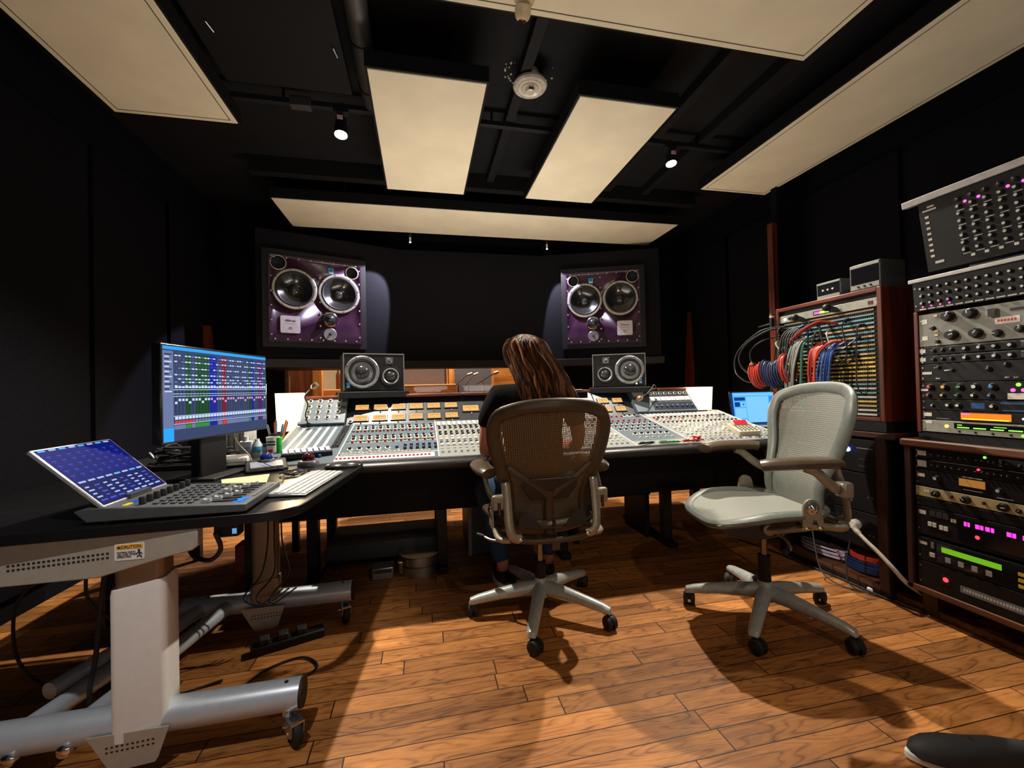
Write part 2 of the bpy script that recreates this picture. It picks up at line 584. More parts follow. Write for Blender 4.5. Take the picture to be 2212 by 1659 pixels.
B().box(.30, .34, -.01, .09, .3, 1.55).obj('wood_edge', M_PINE, w)
w = thing('framed_cabinet', 'pale wood framed case behind the glass next to the person', 'cabinet', (1.42, 6.8, 0))
B().box(-.3, .3, 0, .35, 0, 1.45).obj('cabinet_body', M_PINEX, w, bevel=.01)
for i, (x, y, h, ang) in enumerate(((.47, 5.6, 1.22, .9), (.62, 5.75, 1.20, 1.2), (.80, 5.65, 1.26, .7))):
    w = thing('microphone_stand', ('left', 'middle', 'right')[i] + ' chrome microphone stand in the room behind the glass', 'microphone stand', (x, y, 0), group='microphone stands behind the glass')
    B().cyl((0, 0, 0), (0, 0, .02), .13, n=20).obj('base', M_BLACKMETAL, w)
    B().cyl((0, 0, .02), (0, 0, h - .08), .012, n=8).obj('pole', M_CHROME, w)
    e = Vector((math.cos(ang) * .2, -.05, h - .08 + math.sin(ang) * .16))
    B().cyl((-.08, 0, h - .12), e, .009, n=8).obj('boom', M_CHROME, w)
    B().cyl(e, e + Vector((.06, 0, .02)), .022, n=10).obj('microphone', M_STEEL, w)

# ------------------------------------------------------------------ ceiling
ZP = 2.70
def ceiling_panel(label, x0, x1, y0, y1, rim=False):
    t = thing('ceiling_acoustic_panel', label, 'acoustic panel', ((x0 + x1) / 2, (y0 + y1) / 2, ZP), group='cream fabric panels under the black ceiling')
    a, c = (x1 - x0) / 2, (y1 - y0) / 2
    B().box(-a - .012, a + .012, -c - .012, c + .012, .006, .09).obj('frame', M_PANELEDGE, t)
    B().box(-a, a, -c, c, 0, .02).obj('fabric_face', M_FABRIC, t, bevel=.003)
    if rim:
        s = .028
        g = B()
        g.box(-a + s, a - s, -c + s, -c + s + .005, -.0008, 0).box(-a + s, a - s, c - s - .005, c - s, -.0008, 0)
        g.box(-a + s, -a + s + .005, -c + s, c - s, -.0008, 0).box(a - s - .005, a - s, -c + s, c - s, -.0008, 0)
        g.obj('seam', M_GROOVE, t)
    for x in (-a * .7, a * .7):
        for y in (-c * .7, c * .7):
            B().cyl((x, y, .09), (x, y, ZC - ZP), .006, n=6).obj('hanger', M_BLACKMETAL, t)
    return t
ceiling_panel('long cream ceiling panel at the upper left, over the desk side', -1.68, -1.05, -.1, 2.79, True)
ceiling_panel('long cream ceiling panel at the upper right, above the equipment racks', 2.31, 2.935, -.1, 3.08, True)
ceiling_panel('left of the two short cream ceiling panels over the console', -.24, .37, 2.20, 3.49)
ceiling_panel('right of the two short cream ceiling panels over the console', .90, 1.50, 2.20, 3.475)
ceiling_panel('wide cream ceiling panel running across in front of the main loudspeakers', -1.195, 2.58, 3.81, 4.42)
ceiling_panel('big square cream ceiling panel nearest the camera with camera and vent', -.68, 1.925, .2, 1.752, True)

t = thing('ceiling_baffle', 'black slab hanging from ceiling between left cream panels', 'baffle', (-.71, 2.2, 2.84))
B().box(-.33, .34, -.5, .42, 0, .05).obj('slab', M_PANELEDGE, t, bevel=.004)
for x, y in ((-.25, .0), (.30, .06)):
    B().cyl((x, y, -.012), (x + .01, y + .06, -.012), .004, n=6).obj('clip', M_STEEL, t)
t = thing('air_duct', 'dark grey round duct run under ceiling beside black slab', 'duct', (-.27, 1.6, 2.895))
B().tube([(0, .2, 0), (0, .6, 0), (0, 1.15, 0)], .055, 16).obj('pipe', mat('dull_grey_duct', (.06, .06, .058), .5, .4, scale=20), t)
b = B()
for y in (.3, .65, 1.0):
    B().tube([(math.cos(a * PI / 8) * .058, y, math.sin(a * PI / 8) * .058) for a in range(16)], .005, 6, closed=True).obj('duct_band', M_BLACKMETAL, t)
for i, x in enumerate((.62, 1.72, 2.1)):
    t = tag(B().box(x - .03, x + .03, .6, 4.1, ZC - .07, ZC - .001).obj('ceiling_batten', M_PANELEDGE),
            ('black batten on the ceiling running behind the round ceiling fixture', 'black batten on the ceiling right of the right short panel', 'black batten on the ceiling beside the long right panel')[i], 'batten', 'ceiling battens')
t = tag(B().box(-1.30, 2.65, 3.62, 3.70, ZC - .13, ZC - .001).obj('ceiling_beam', M_PANELEDGE), 'black cross beam on the ceiling behind the wide front panel', 'beam')

# round fixture with peeled paint round it
t = thing('ceiling_speaker_fitting', 'round grey glass-like fitting on the black ceiling with peeled paint', 'ceiling fitting', (.665, 2.40, ZC))
M_GL = mat('cloudy_clear_plastic', S(190, 182, 170), .25, noise=.25, scale=25)
B().lathe((0, 0, 0), (0, 0, -1), [(.05, 0), (.062, .03), (.070, .06), (.098, .075), (.102, .09), (.094, .10)], 28).obj('housing', M_GL, t)
B().lathe((0, 0, 0), (0, 0, -1), [(.092, .098), (.075, .094), (.07, .104), (.05, .098), (.046, .108), (.03, .102), (.026, .125), (.012, .128)], 28, cap=(False, True)).obj('lens', mat('ribbed_lens', S(205, 196, 182), .2, noise=.15, scale=30), t)
B().box(-.014, .014, -.03, -.012, -.122, -.112).obj('slot', M_BLACK, t)
b = B()
r2 = random.Random(3)
for i in range(26):
    a = r2.uniform(2.2, 3.9) if i < 15 else r2.uniform(-.6, 2.2)
    d = r2.uniform(.115, .16)
    c = Vector((math.cos(a) * d, math.sin(a) * d * .8, -.001))
    s = r2.uniform(.003, .009)
    b.poly([c + Vector((math.cos(k * 1.05 + i) * s * (.6 + .4 * ((k * 7 + i) % 3) / 2), math.sin(k * 1.05 + i) * s, 0)) for k in range(6)], (0, 0, -.0008), i % 2)
b.obj('paint_chip', [mat('bare_plaster', S(206, 178, 120), .9), mat('pale_chip', S(180, 186, 184), .9)], t)['kind'] = 'stuff'

# dome sensor and vent on the near panel
t = thing('security_camera', 'small cream dome camera on the edge of nearest ceiling panel', 'camera', (.445, 1.62, ZP))
M_CREAMP = mat('cream_plastic', S(214, 196, 160), .5)
B().box(-.04, .04, -.10, .06, -.035, -.001).obj('bracket', M_CREAMP, t, bevel=.008)
B().lathe((0, .06, -.03), (0, .5, -.86), [(.032, 0), (.034, .03), (.028, .045), (.022, .05)], 18).obj('housing', M_CREAMP, t)
B().lathe((0, .06, -.03), (0, .5, -.86), [(.017, .05), (.017, .054), (.008, .058)], 16).obj('lens', mat('dark_red_lens', S(70, 24, 16), .15), t)
t = thing('ceiling_vent', 'slotted cream air grille set in the nearest ceiling panel', 'vent', (1.14, 1.36, ZP))
b = B().box(-.16, .16, -.07, .07, -.006, -.001)
b.obj('frame', M_CREAMP, t)
b = B()
for i in range(5):
    b.box(-.14, .14, -.055 + i * .024, -.043 + i * .024, -.008, -.0062)
b.obj('slot', M_GROOVE, t)

# lighting track and spots
t = thing('lighting_track', 'black lighting track crossing the ceiling above the short panels', 'track', (.7, 2.80, 2.875))
B().box(-1.85, 1.78, -.018, .018, -.016, .016).obj('rail', M_BLACKMETAL, t, bevel=.002)
for x in (-1.5, -.2, 1.0, 1.7):
    B().cyl((x, 0, .016), (x, 0, ZC - 2.875), .008, n=8).obj('hanger', M_BLACKMETAL, t)
B().box(-1.46, -1.34, -.028, .028, -.03, .03).obj('feed_box', M_DGREY, t, bevel=.003)
M_HOT = glow('spot_lens_glow', (1.0, .97, .92), 22)
def track_spot(label, x, z):
    t = thing('track_spotlight', label, 'spotlight', (x, 2.80, 2.857), group='track spotlights over the console')
    B().box(-.045, .045, -.022, .022, -.022, .0).obj('adapter', M_BLACKMETAL, t, bevel=.003)
    B().cyl((0, 0, -.022), (0, 0, -.06), .012, n=10).obj('stem', M_BLACKMETAL, t)
    zb = z - 2.857
    B().lathe((0, 0, -.05), (0, -.18, -1), [(.022, 0), (.034, .012), (.034, .055), (.040, .06), (.040, -.05 - zb + .0)], 20, cap=(True, False)).obj('housing', M_BLACKMETAL, t)
    B().box(-.016, .016, -.054, -.045, -.085, -.062).obj('rating_label', mat('pink_label', S(214, 176, 176), .6), t)
    B().lathe((0, -.18 * (-.05 - zb) * .9, -.05 + (zb + .05) * .93), (0, -.18, -1), [(.036, 0), (.036, .006), (.02, .012)], 20).obj('lamp_lens', M_HOT, t)
    b = B()
    for k in range(9):
        a = PI * (.12 + .76 * k / 8)
        b.box(-.004, .004, 0, .003, .0, .055, 0, (0, PI / 2 - a, 0), (0, .03, -.01))
    b.obj('heat_fin', mat('iridescent_fin', S(168, 150, 190), .25, .9, noise=.3, scale=60), t)
    return t
track_spot('left track spotlight, switched on, beside the left short panel', -.466, 2.685)
track_spot('right track spotlight, switched on, beside the long right panel', 1.845, 2.715)
for x, lb in ((-.09, 'small white spot fitting at the front panel edge, left one'), (1.38, 'small white spot fitting at the front panel edge, right one')):
    t = thing('mini_spotlight', lb, 'spotlight', (x, 4.445, 2.66), group='small spots in front of the soffit')
    B().cyl((0, 0, .0), (0, -.005, -.05), .010, n=10).obj('housing', M_WHITE, t)
    B().cyl((0, -.005, -.05), (0, -.006, -.054), .009, n=10).obj('lamp_lens', glow('mini_spot_glow', (1, 1, 1), 5), t)
    B().box(-.012, .012, -.004, .16, .0, .3).obj('bracket', M_BLACKMETAL, t)

# ------------------------------------------------------------------ main loudspeakers in the soffits
M_BAFFLE = mat('burgundy_lacquer_baffle', (.032, .0075, .028), .28, noise=.35, scale=9, spec=.6)
M_BASKET = mat('cast_basket_grey', S(196, 192, 178), .35, .5, noise=.06)
M_SURR = mat('black_surround', (.015, .015, .016), .5)
M_CONE = mat('coated_black_cone', (.018, .019, .021), .18, noise=.1, spec=.7)
M_DOME = mat('doped_dome', (.03, .03, .033), .15, spec=.8)
M_SKY = mat('light_blue_badge', S(70, 160, 220), .4)
M_INK = mat('black_print', (.01, .01, .012), .6)
def driver(parent, name, c, r, ring=.12, cone_depth=.35):
    """Round driver facing -y at C: basket ring, surround, cone and dust cap."""
    x, z = c
    w = B().lathe((x, 0, z), (0, -1, 0), [(r, -.005), (r, .008), (r * .97, .013), (r * (1 - ring), .013), (r * (1 - ring), .006)], 40, cap=(False, False)).obj(name, M_BASKET, parent)
    k = r * (1 - ring)
    B().lathe((x, 0, z), (0, -1, 0), [(k, .006), (k * .97, .013), (k * .91, .015), (k * .86, .008)], 40, cap=(False, False)).obj('surround', M_SURR, w)
    B().lathe((x, 0, z), (0, -1, 0), [(k * .86, .008), (k * .6, .008 - k * cone_depth * .55), (k * .28, .008 - k * cone_depth)], 40, cap=(False, True)).obj('cone', M_CONE, w)
    B().lathe((x, .0, z), (0, -1, 0), [(k * .30, .010 - k * cone_depth), (k * .27, .012 - k * cone_depth * .72), (k * .18, .012 - k * cone_depth * .52), (k * .06, .012 - k * cone_depth * .43), (.0005, .012 - k * cone_depth * .42)], 24, cap=(False, False)).obj('dust_cap', M_DOME, w)
    for i in range(8):
        a = PI / 4 * i + .2
        B().cyl((x + math.cos(a) * r * .94, -.012, z + math.sin(a) * r * .94), (x + math.cos(a) * r * .94, -.016, z + math.sin(a) * r * .94), .005, n=6).obj('screw', M_BLACKMETAL, w)
    return w

def main_speaker(label, loc, rz, mir):
    t = thing('main_loudspeaker', label, 'loudspeaker', loc, (0, 0, rz), 'main loudspeakers in the soffits')
    W, H = .81, .80
    X = lambda u: ((u - .5) if not mir else (.5 - u)) * W
    Zz = lambda v: (v - .5) * H
    b = B()
    d = .05
    for x0, x1, z0, z1 in ((-W / 2 - d, W / 2 + d, H / 2, H / 2 + d), (-W / 2 - d, W / 2 + d, -H / 2 - d, -H / 2), (-W / 2 - d, -W / 2, -H / 2, H / 2), (W / 2, W / 2 + d, -H / 2, H / 2)):
        b.box(x0, x1, .012, .075, z0, z1)
    b.obj('recess_frame', M_BLACK, t)
    bf = B().box(-W / 2, W / 2, 0, .06, -H / 2, H / 2).obj('baffle', M_BAFFLE, t)
    cut = B()
    for u, v in ((.265, .615), (.745, .605)):
        cut.cyl((X(u), -.1, Zz(v)), (X(u), .055, Zz(v)), .170, n=40)
    for u, v, r in ((.10, .905, .060), (.895, .88, .054)):
        cut.cyl((X(u), -.1, Zz(v)), (X(u), .055, Zz(v)), r, n=28)
    cut = cut.obj('cutter', M_INK, t)
    bo = bf.modifiers.new('holes', 'BOOLEAN')
    bo.object = cut
    bo.operation = 'DIFFERENCE'
    bo.solver = 'EXACT'
    nm = bpy.data.meshes.new_from_object(bf.evaluated_get(bpy.context.evaluated_depsgraph_get()))
    bf.modifiers.clear()
    bf.data = nm
    bpy.data.objects.remove(cut)
    driver(t, 'woofer', (X(.265), Zz(.615)), .190)
    driver(t, 'woofer', (X(.745), Zz(.605)), .190)
    m = B().lathe((X(.635), 0, Zz(.285)), (0, -1, 0), [(.072, -.002), (.072, .008), (.064, .014), (.048, .004), (.046, .0)], 28, cap=(True, False)).obj('midrange_dome', M_CHROME, t)
    B().lathe((X(.635), 0, Zz(.285)), (0, -1, 0), [(.052, .002), (.040, .018), (.022, .034), (.006, .040), (.0004, .0405)], 24, cap=(False, False)).obj('dome', M_DOME, m)
    q = B().lathe((X(.635), 0, Zz(.105)), (0, -1, 0), [(.060, -.002), (.060, .004), (.056, .007), (.020, .005), (.018, .003)], 28, cap=(True, True)).obj('tweeter', mat('tweeter_plate_grey', S(142, 142, 146), .4, .4), t)
    B().ball((X(.635), -.006, Zz(.105)), (.013, .010, .013), nu=14, nv=8).obj('dome', M_DOME, q)
    for u, v, r in ((.10, .905, .062), (.895, .88, .056)):
        p = B().lathe((X(u), 0, Zz(v)), (0, -1, 0), [(r * 1.1, -.001), (r * 1.1, .004), (r, .006), (r * .97, .001)], 28, cap=(False, False)).obj('bass_port', M_BASKET, t)
        B().lathe((X(u), .053, Zz(v)), (0, -1, 0), [(r * .95, 0), (r * .95, .054)], 28, cap=(True, False)).obj('port_tube', M_INK, p)
    x, z = X(.655), Zz(.875)
    g = B().poly([(a, -.001, c) for a, c in rrect(x - .024, x + .024, z - .030, z + .030, .006)], (0, -.004, 0)).obj('emblem_badge', M_SKY, t)
    B().box(x - .018, x + .018, -.0062, -.005, z - .025, z - .012).obj('emblem_lettering', M_WHITE, g)
    B().lathe((x, -.005, z + .008), (0, -1, 0), [(.013, 0), (.013, .001), (.007, .0012)], 16, cap=(False, True)).obj('emblem_mark', mat('deep_blue_print', S(24, 96, 170), .5), g)
    x, z = X(.215), Zz(.20)
    g = B().poly([(a, -.001, c) for a, c in rrect(x - .082, x + .082, z - .080, z + .080, .014)], (0, -.004, 0)).obj('name_plate', mat('pale_name_plate', S(208, 200, 208), .45), t)
    b = B()
    r3 = random.Random(5)
    for i in range(9):                                   # small broken writing, too fine to read in the photo
        a = x - .040 + i * .0095
        b.box(a, a + .006, -.0062, -.005, z + .026 + r3.uniform(-.002, .004), z + .036 + r3.uniform(0, .010))
    b.lathe((x, -.005, z - .035), (0, -1, 0), [(.013, 0), (.013, .0012), (.008, .0012), (.008, 0)], 14, cap=(False, False))
    b.box(x - .05, x + .05, -.0056, -.005, z + .004, z + .0055)
    b.obj('plate_print', mat('grey_blue_print', S(70, 74, 92), .6), g)
    b = B()
    pts = [(u / 8 + .06, .03) for u in range(8)] + [(u / 8 + .06, .97) for u in range(8)] + [(.025, v / 6 + .08) for v in range(6)] + [(.975, v / 6 + .08) for v in range(6)] + [(.53, v / 7 + .06) for v in range(7)]
    for u, v in pts:
        b.lathe((X(u), 0, Zz(v)), (0, -1, 0), [(.0085, 0), (.0085, .003), (.004, .005)], 8)
    b.obj('baffle_screw', M_STEEL, t)['kind'] = 'stuff'
A20 = math.atan2(.45, 1.24)
main_speaker('left of the two big soffit loudspeakers, white plate at lower left', (-.962, 4.305, 1.955), A20, False)
main_speaker('right of the two big soffit loudspeakers, white plate at lower right', (1.978, 4.335, 1.955), -A20, True)

# ------------------------------------------------------------------ mixing console
CY0, CZ0, CY1, CZ1 = 2.28, .715, 2.95, .855        # front and back edges of the work surface
SL = math.atan2(CZ1 - CZ0, CY1 - CY0)
CX0, CX1 = -.79, 2.30
con = thing('mixing_console', 'long grey and cream recording console with meter bridge under the soffits', 'mixing console', (.75, 2.6, 0))
M_CGREY = mat('console_blue_grey_enamel', S(92, 106, 116), .42, noise=.06)
M_CCREAM = mat('console_pale_panel', S(140, 144, 143), .42, noise=.05)
M_CDARK = mat('console_dark_meter_panel', S(34, 40, 48), .4)
M_CAP = mat('ivory_cap', S(232, 230, 222), .4)
M_CAPR = mat('red_cap', S(196, 34, 40), .4)
M_CAPG = mat('green_cap', S(36, 140, 104), .4)
M_CAPB = mat('blue_cap', S(36, 70, 150), .4)
M_CAPK = mat('black_cap', (.014, .014, .016), .4)
nS = Vector((0, -math.sin(SL), math.cos(SL)))
def surf(x, v, h=0.):
    """Point of the work surface: v runs from the front edge (0) to the foot of the bridge (1)."""
    return Vector((x, CY0 + (CY1 - CY0) * v, CZ0 + (CZ1 - CZ0) * v)) + nS * h
def patch(b, x0, x1, v0, v1, h0, h1, mi=0):
    p = [surf(x0, v0, h0), surf(x1, v0, h0), surf(x1, v1, h0), surf(x0, v1, h0)]
    b.poly(p, nS * (h1 - h0), mi)
# chassis
B().poly([(CX0, CY0, CZ0 - .004), (CX0, CY1, CZ1 - .004), (CX0, 3.22, CZ1 - .004), (CX0, 3.22, .60), (CX0, 2.50, .60), (CX0, CY0 + .02, .655)], (CX1 - CX0, 0, 0)).obj('chassis', M_BLACK, con, world=True)
B().box(CX0 + .02, CX1 - .02, 2.46, 2.50, .385, .66).obj('front_apron', mat('charcoal_apron', S(15, 15, 17), .7, spec=.2), con, world=True, bevel=.004)
B().tube([(CX0 + .30, 2.245, .685), (CX1, 2.245, .685)], (.030, .045), 14, e=(0, 0, 1)).obj('arm_rest', mat('black_arm_rest_vinyl', (.016, .016, .017), .4), con, world=True)
B().box(CX0 + .28, CX1, 2.268, 2.292, .702, .718).obj('edge_strip', mat('satin_alloy_strip', S(190, 192, 192), .3, .8), con, world=True)
for x, zt_ in ((CX0 - .02, 1.03), (CX1, CZ1 + .01)):
    o = B().poly([(x, CY0 + .1, .60), (x, CY0 + .05, CZ0 + .0), (x, CY1, CZ1 + .01), (x, 3.12, zt_), (x, 3.22, zt_), (x, 3.22, .60)], (.02, 0, 0)).obj('end_cheek', mat('cream_end_cheek', S(196, 186, 160), .5), con, world=True, bevel=.003)
# legs and underframe
for i, x in enumerate((-.62, .10, .86, 1.60, 2.18)):
    b = B()
    b.box(x - .03, x + .03, 2.56, 2.62, .03, .60).box(x - .03, x + .03, 3.06, 3.12, .03, .60).box(x - .03, x + .03, 2.50, 3.16, 0, .035)
    b.obj('leg_frame', M_BLACKMETAL, con, world=True, bevel=.003)
B().box(CX0 + .1, CX1 - .1, 3.07, 3.11, .25, .30).obj('cross_rail', M_BLACKMETAL, con, world=True)
# top panels (one colour each)
panels = [(-.79, -.44, 0, 1, M_CGREY), (-.44, .085, .0, 1, M_CGREY), (.085, .62, 0, 1, M_CCREAM), (.62, 1.24, 0, 1, M_CCREAM), (1.24, 1.62, .12, 1, M_CGREY), (1.24, 2.30, 0, .12, M_CCREAM), (1.62, 2.30, .12, 1, M_CCREAM)]
for x0, x1, v0, v1, m in panels:
    b = B()
    patch(b, x0 + .002, x1 - .002, v0, v1, 0, .004)
    b.obj('surface_panel', m, con, world=True)
b = B()
for x0, x1, v0, v1, m in panels:
    patch(b, x1 - .006, x1 + .0, v0, v1, .004, .007)
b.obj('panel_divider', M_CAP, con, world=True)

# every control is stamped in one list first; the 100 nearest become parts, the rest one mass
def knob_mesh(name, r, h, ms, tip=True, n=10, skirt=None):
    b = B()
    if skirt:
        b.lathe((0, 0, 0), (0, 0, 1), [(skirt, 0), (skirt, h * .25), (r, h * .3), (r * .9, h)], n, mis=[0, 0, 1])
    else:
        b.lathe((0, 0, 0), (0, 0, 1), [(r, 0), (r * .92, h)], n, mi=0)
    if tip:
        b.box(-r * .14, r * .14, 0, r * .85, h, h + .0012, 2 if skirt else 1)
    b2 = b.bm
    bmesh.ops.recalc_face_normals(b2, faces=b2.faces[:])
    me = bpy.data.meshes.new(name)
    b2.to_mesh(me)
    b2.free()
    for m in ms:
        me.materials.append(m)
    return me
K_WHITE = knob_mesh('white_skirt_knob', .009, .016, [M_CAP, M_CAPK, M_CAP], True, 12, .016)
K_GREYR = knob_mesh('grey_red_knob', .009, .014, [M_CAPR, M_GREY, M_CAP], True, 10, .0115)
K_GREEN = knob_mesh('green_small_knob', .007, .010, [M_CAPG, M_CAP])
K_RED = knob_mesh('red_small_knob', .008, .012, [M_CAPR, M_CAP])
K_BLUE = knob_mesh('blue_small_knob', .009, .014, [M_CAPB, M_CAP])
K_BLACK = knob_mesh('black_small_knob', .009, .014, [M_CAPK, M_CAP])
K_IVORY = knob_mesh('ivory_small_knob', .0085, .013, [M_CAP, M_CAPK])
K_BLKSK = knob_mesh('black_skirt_knob', .008, .014, [M_CAP, M_CAPK, M_CAP], True, 12, .013)
def cap_mesh(name, sx, sy, sz, m, line):
    b = B().box(-sx / 2, sx / 2, -sy / 2, sy / 2, 0, sz)
    b.box(-sx / 2, sx / 2, -.001, .001, sz, sz + .0008, 1)
    me = bpy.data.meshes.new(name)
    bmesh.ops.recalc_face_normals(b.bm, faces=b.bm.faces[:])
    b.bm.to_mesh(me)
    b.bm.free()
    me.materials.append(m)
    me.materials.append(line)
    return me
F_WHITE = cap_mesh('white_fader_cap', .015, .024, .012, M_CAP, M_CAPK)
F_BTN = cap_mesh('white_button_cap', .014, .012, .006, M_CAP, M_CAPK)
F_RED = cap_mesh('red_button_cap', .012, .012, .007, M_CAPR, M_CAP)
F_BLK = cap_mesh('black_button_cap', .016, .014, .008, M_CAPK, M_CAP)
F_SIL = cap_mesh('steel_button_cap', .013, .010, .006, M_STEEL, M_CAPK)
ctl = {'rotary_knob': [], 'fader_cap': [], 'push_button': []}
def put(kind, me, x, v, rot=0., h=.004):
    ctl[kind].append((me, surf(x, v, h), Euler((SL, 0, 0)).to_matrix() @ Euler((0, 0, rot)).to_matrix()))
r4 = random.Random(11)
ang = lambda: r4.uniform(-1.6, 1.6)
# left block: five long white strips, a black key strip, small black knobs in front
b = B()
for i in range(5):
    x = -.735 + i * .047
    patch(b, x - .008, x + .008, .30, .93, .004, .007)
b.obj('scribble_strip', M_CAP, con, world=True)
for i in range(5):
    put('push_button', F_SIL, -.735 + i * .047, .96)
b = B()
patch(b, -.505, -.462, .33, .97, .004, .006)
b.obj('key_strip', M_CAPK, con, world=True)
b = B()
for i in range(14):
    for k in range(2):
        patch(b, -.500 + k * .02, -.486 + k * .02, .36 + i * .042, .385 + i * .042, .006, .012)
b.obj('strip_key', M_DGREY, con, world=True)
for i in range(4):
    put('rotary_knob', K_BLUE, -.74 + i * .07, .13, ang())
# left centre block: two rows of white knobs with red and green feet
for i in range(11):
    x = -.405 + i * .0455
    for v in (.52, .82):
        put('rotary_knob', K_WHITE, x, v + .05, ang())
        put('rotary_knob', K_WHITE, x + .004, v - .01, ang())
        put('rotary_knob', K_RED, x + .006, v - .085, ang())
        put('rotary_knob', K_GREEN, x - .018, v - .075, ang())
for i in range(6):
    put('rotary_knob', K_WHITE if i != 5 else K_BLUE, -.395 + i * .05, .26, ang())
    put('push_button', F_BTN, -.385 + i * .05, .20)
for i in range(6):
    put('rotary_knob', K_BLUE, -.10 + i * .034, .30, ang())
    put('rotary_knob', K_BLACK, -.10 + i * .034, .22, ang())
b = B()
patch(b, .09 - .52, .085, .425, .435, .004, .006)
patch(b, -.43, .085, .135, .145, .004, .006)
b.obj('white_line', M_CAP, con, world=True)
b = B()
patch(b, -.45, .06, .015, .115, .004, .0055)
b.obj('button_rail', mat('pale_button_rail', S(226, 216, 214), .4), con, world=True)
for i in range(24):
    put('push_button', F_RED, -.44 + i * .0205, .06)
for i in range(24):
    put('push_button', F_BTN, -.44 + i * .0205, .165)
# channel strips
def channel(x, kind):
    b2 = stripes
    patch(b2, x - .008, x + .008, .87, .985, .004, .006)
    if kind == 'lit':
        for v in (.78, .72, .66, .60, .54):
            put('rotary_knob', K_BLACK if v != .66 else K_IVORY, x, v, ang())
        put('push_button', F_SIL, x - .01, .835)
        for v in (.47, .40, .33, .26):
            put('fader_cap', F_WHITE if v != .33 else F_BLK, x, v)
        put('push_button', F_BTN, x, .19)
        put('push_button', F_SIL, x, .09)
    else:
        put('rotary_knob', K_RED if kind == 'red' else K_BLACK, x, .80, ang())
        for v in (.74, .68):
            put('rotary_knob', K_GREYR if kind == 'red' and v > .7 else K_IVORY, x, v, ang())
        put('rotary_knob', K_BLKSK, x, .61, ang())
        for j, v in enumerate((.535, .475, .415, .355, .295, .235)):
            put('fader_cap', F_BTN if (j + int(x * 100)) % 3 else F_WHITE, x + (.006 if j % 2 else -.004), v)
        put('push_button', F_BTN, x, .16)
        put('push_button', F_SIL, x, .07)
stripes = B()
for i in range(15):
    channel(.105 + i * .0345, 'lit')
for i in range(17):
    channel(.645 + i * .0345, 'red' if i % 2 else 'plain')
for i in range(18):
    channel(1.665 + i * .0345, 'red' if i % 3 == 0 else 'plain')
stripes.obj('scribble_strip', M_CAP, con, world=True)
# master block
for r_ in range(4):
    for c_ in range(8):
        put('rotary_knob', K_BLKSK if r_ else K_RED, 1.275 + c_ * .042, .74 - r_ * .10, ang())
for c_ in range(6):
    put('rotary_knob', K_WHITE, 1.33 + c_ * .045, .30, ang())
    put('push_button', F_BTN, 1.33 + c_ * .045, .20)
for c_ in range(3):
    put('rotary_knob', K_RED, 1.36 + c_ * .04, .90, ang())
    put('rotary_knob', K_WHITE, 1.47 + c_ * .04, .92, ang())
for i in range(30):
    put('push_button', F_SIL if i % 2 else F_BTN, 1.26 + i * .034, .055)
IWC = WM[con.name].inverted()
def merge(lst, name):
    """The controls past the first hundred, as one object of the kind stuff."""
    bm = bmesh.new()
    ms = []
    for me, loc, R_ in lst:
        idx = []
        for m in me.materials:
            if m not in ms:
                ms.append(m)
            idx.append(ms.index(m))
        n0 = len(bm.verts)
        vs = [bm.verts.new(IWC @ (loc + R_ @ v.co)) for v in me.vertices]
        for p in me.polygons:
            f = bm.faces.new([vs[i] for i in p.vertices])
            f.material_index = idx[p.material_index]
    me = bpy.data.meshes.new(name)
    bm.to_mesh(me)
    bm.free()
    for m in ms:
        me.materials.append(m)
    o = link(name, me, con, smooth=0)
    o['kind'] = 'stuff'
def spread(kind):
    lst = sorted(ctl[kind], key=lambda q: -(q[0].vertices[0].co.length + .004) / (q[1] - Vector((0, 0, 1.07))).length)
    for me, loc, R_ in lst[:99]:
        o = bpy.data.objects.new(kind, me)
        COL.objects.link(o)
        o.parent = con
        o.location = IWC @ loc
        o.rotation_euler = R_.to_euler()
    if lst[99:]:
        merge(lst[99:], kind)

# meter bridge
BA = math.atan2(3.12 - CY1, 1.03 - CZ1)                # lean of the bridge face
BL = math.hypot(3.12 - CY1, 1.03 - CZ1)
nB = Vector((0, -math.cos(BA), math.sin(BA)))
def bridge(x, v, h=0., y=0.):
    return Vector((x, CY1 + y + (3.12 - CY1) * v, CZ1 + (1.03 - CZ1) * v)) + nB * h
def bpatch(b, x0, x1, v0, v1, h0, h1, mi=0, y=0.):
    b.poly([bridge(x0, v0, h0, y), bridge(x1, v0, h0, y), bridge(x1, v1, h0, y), bridge(x0, v1, h0, y)], nB * (h1 - h0), mi)
for x0, x1, m, h in ((-.79, -.50, M_CGREY, .03), (-.50, .44, M_CDARK, 0), (.44, 1.30, M_CDARK, 0), (1.30, 1.60, M_CDARK, 0), (1.60, 2.12, M_CGREY, .03)):
    b = B()
    bpatch(b, x0 + .002, x1 - .002, 0, 1, -.02, h)
    b.obj('bridge_panel', m, con, world=True, bevel=.002)
B().box(CX0, 2.12, 3.14, 3.22, .80, 1.03).obj('bridge_back', M_BLACK, con, world=True)
for x0, x1 in ((-.79, -.56), (-.14, .29), (.29, 1.28), (1.72, 2.12)):
    B().box(x0, x1 - .004, 3.07, 3.17, 1.03, 1.052).obj('bridge_top_trim', M_REDWOOD, con, world=True, bevel=.005)
M_VU = glow('amber_meter_face', S(255, 190, 110), .75)
M_VUR = mat('meter_bezel', (.02, .02, .022), .35)
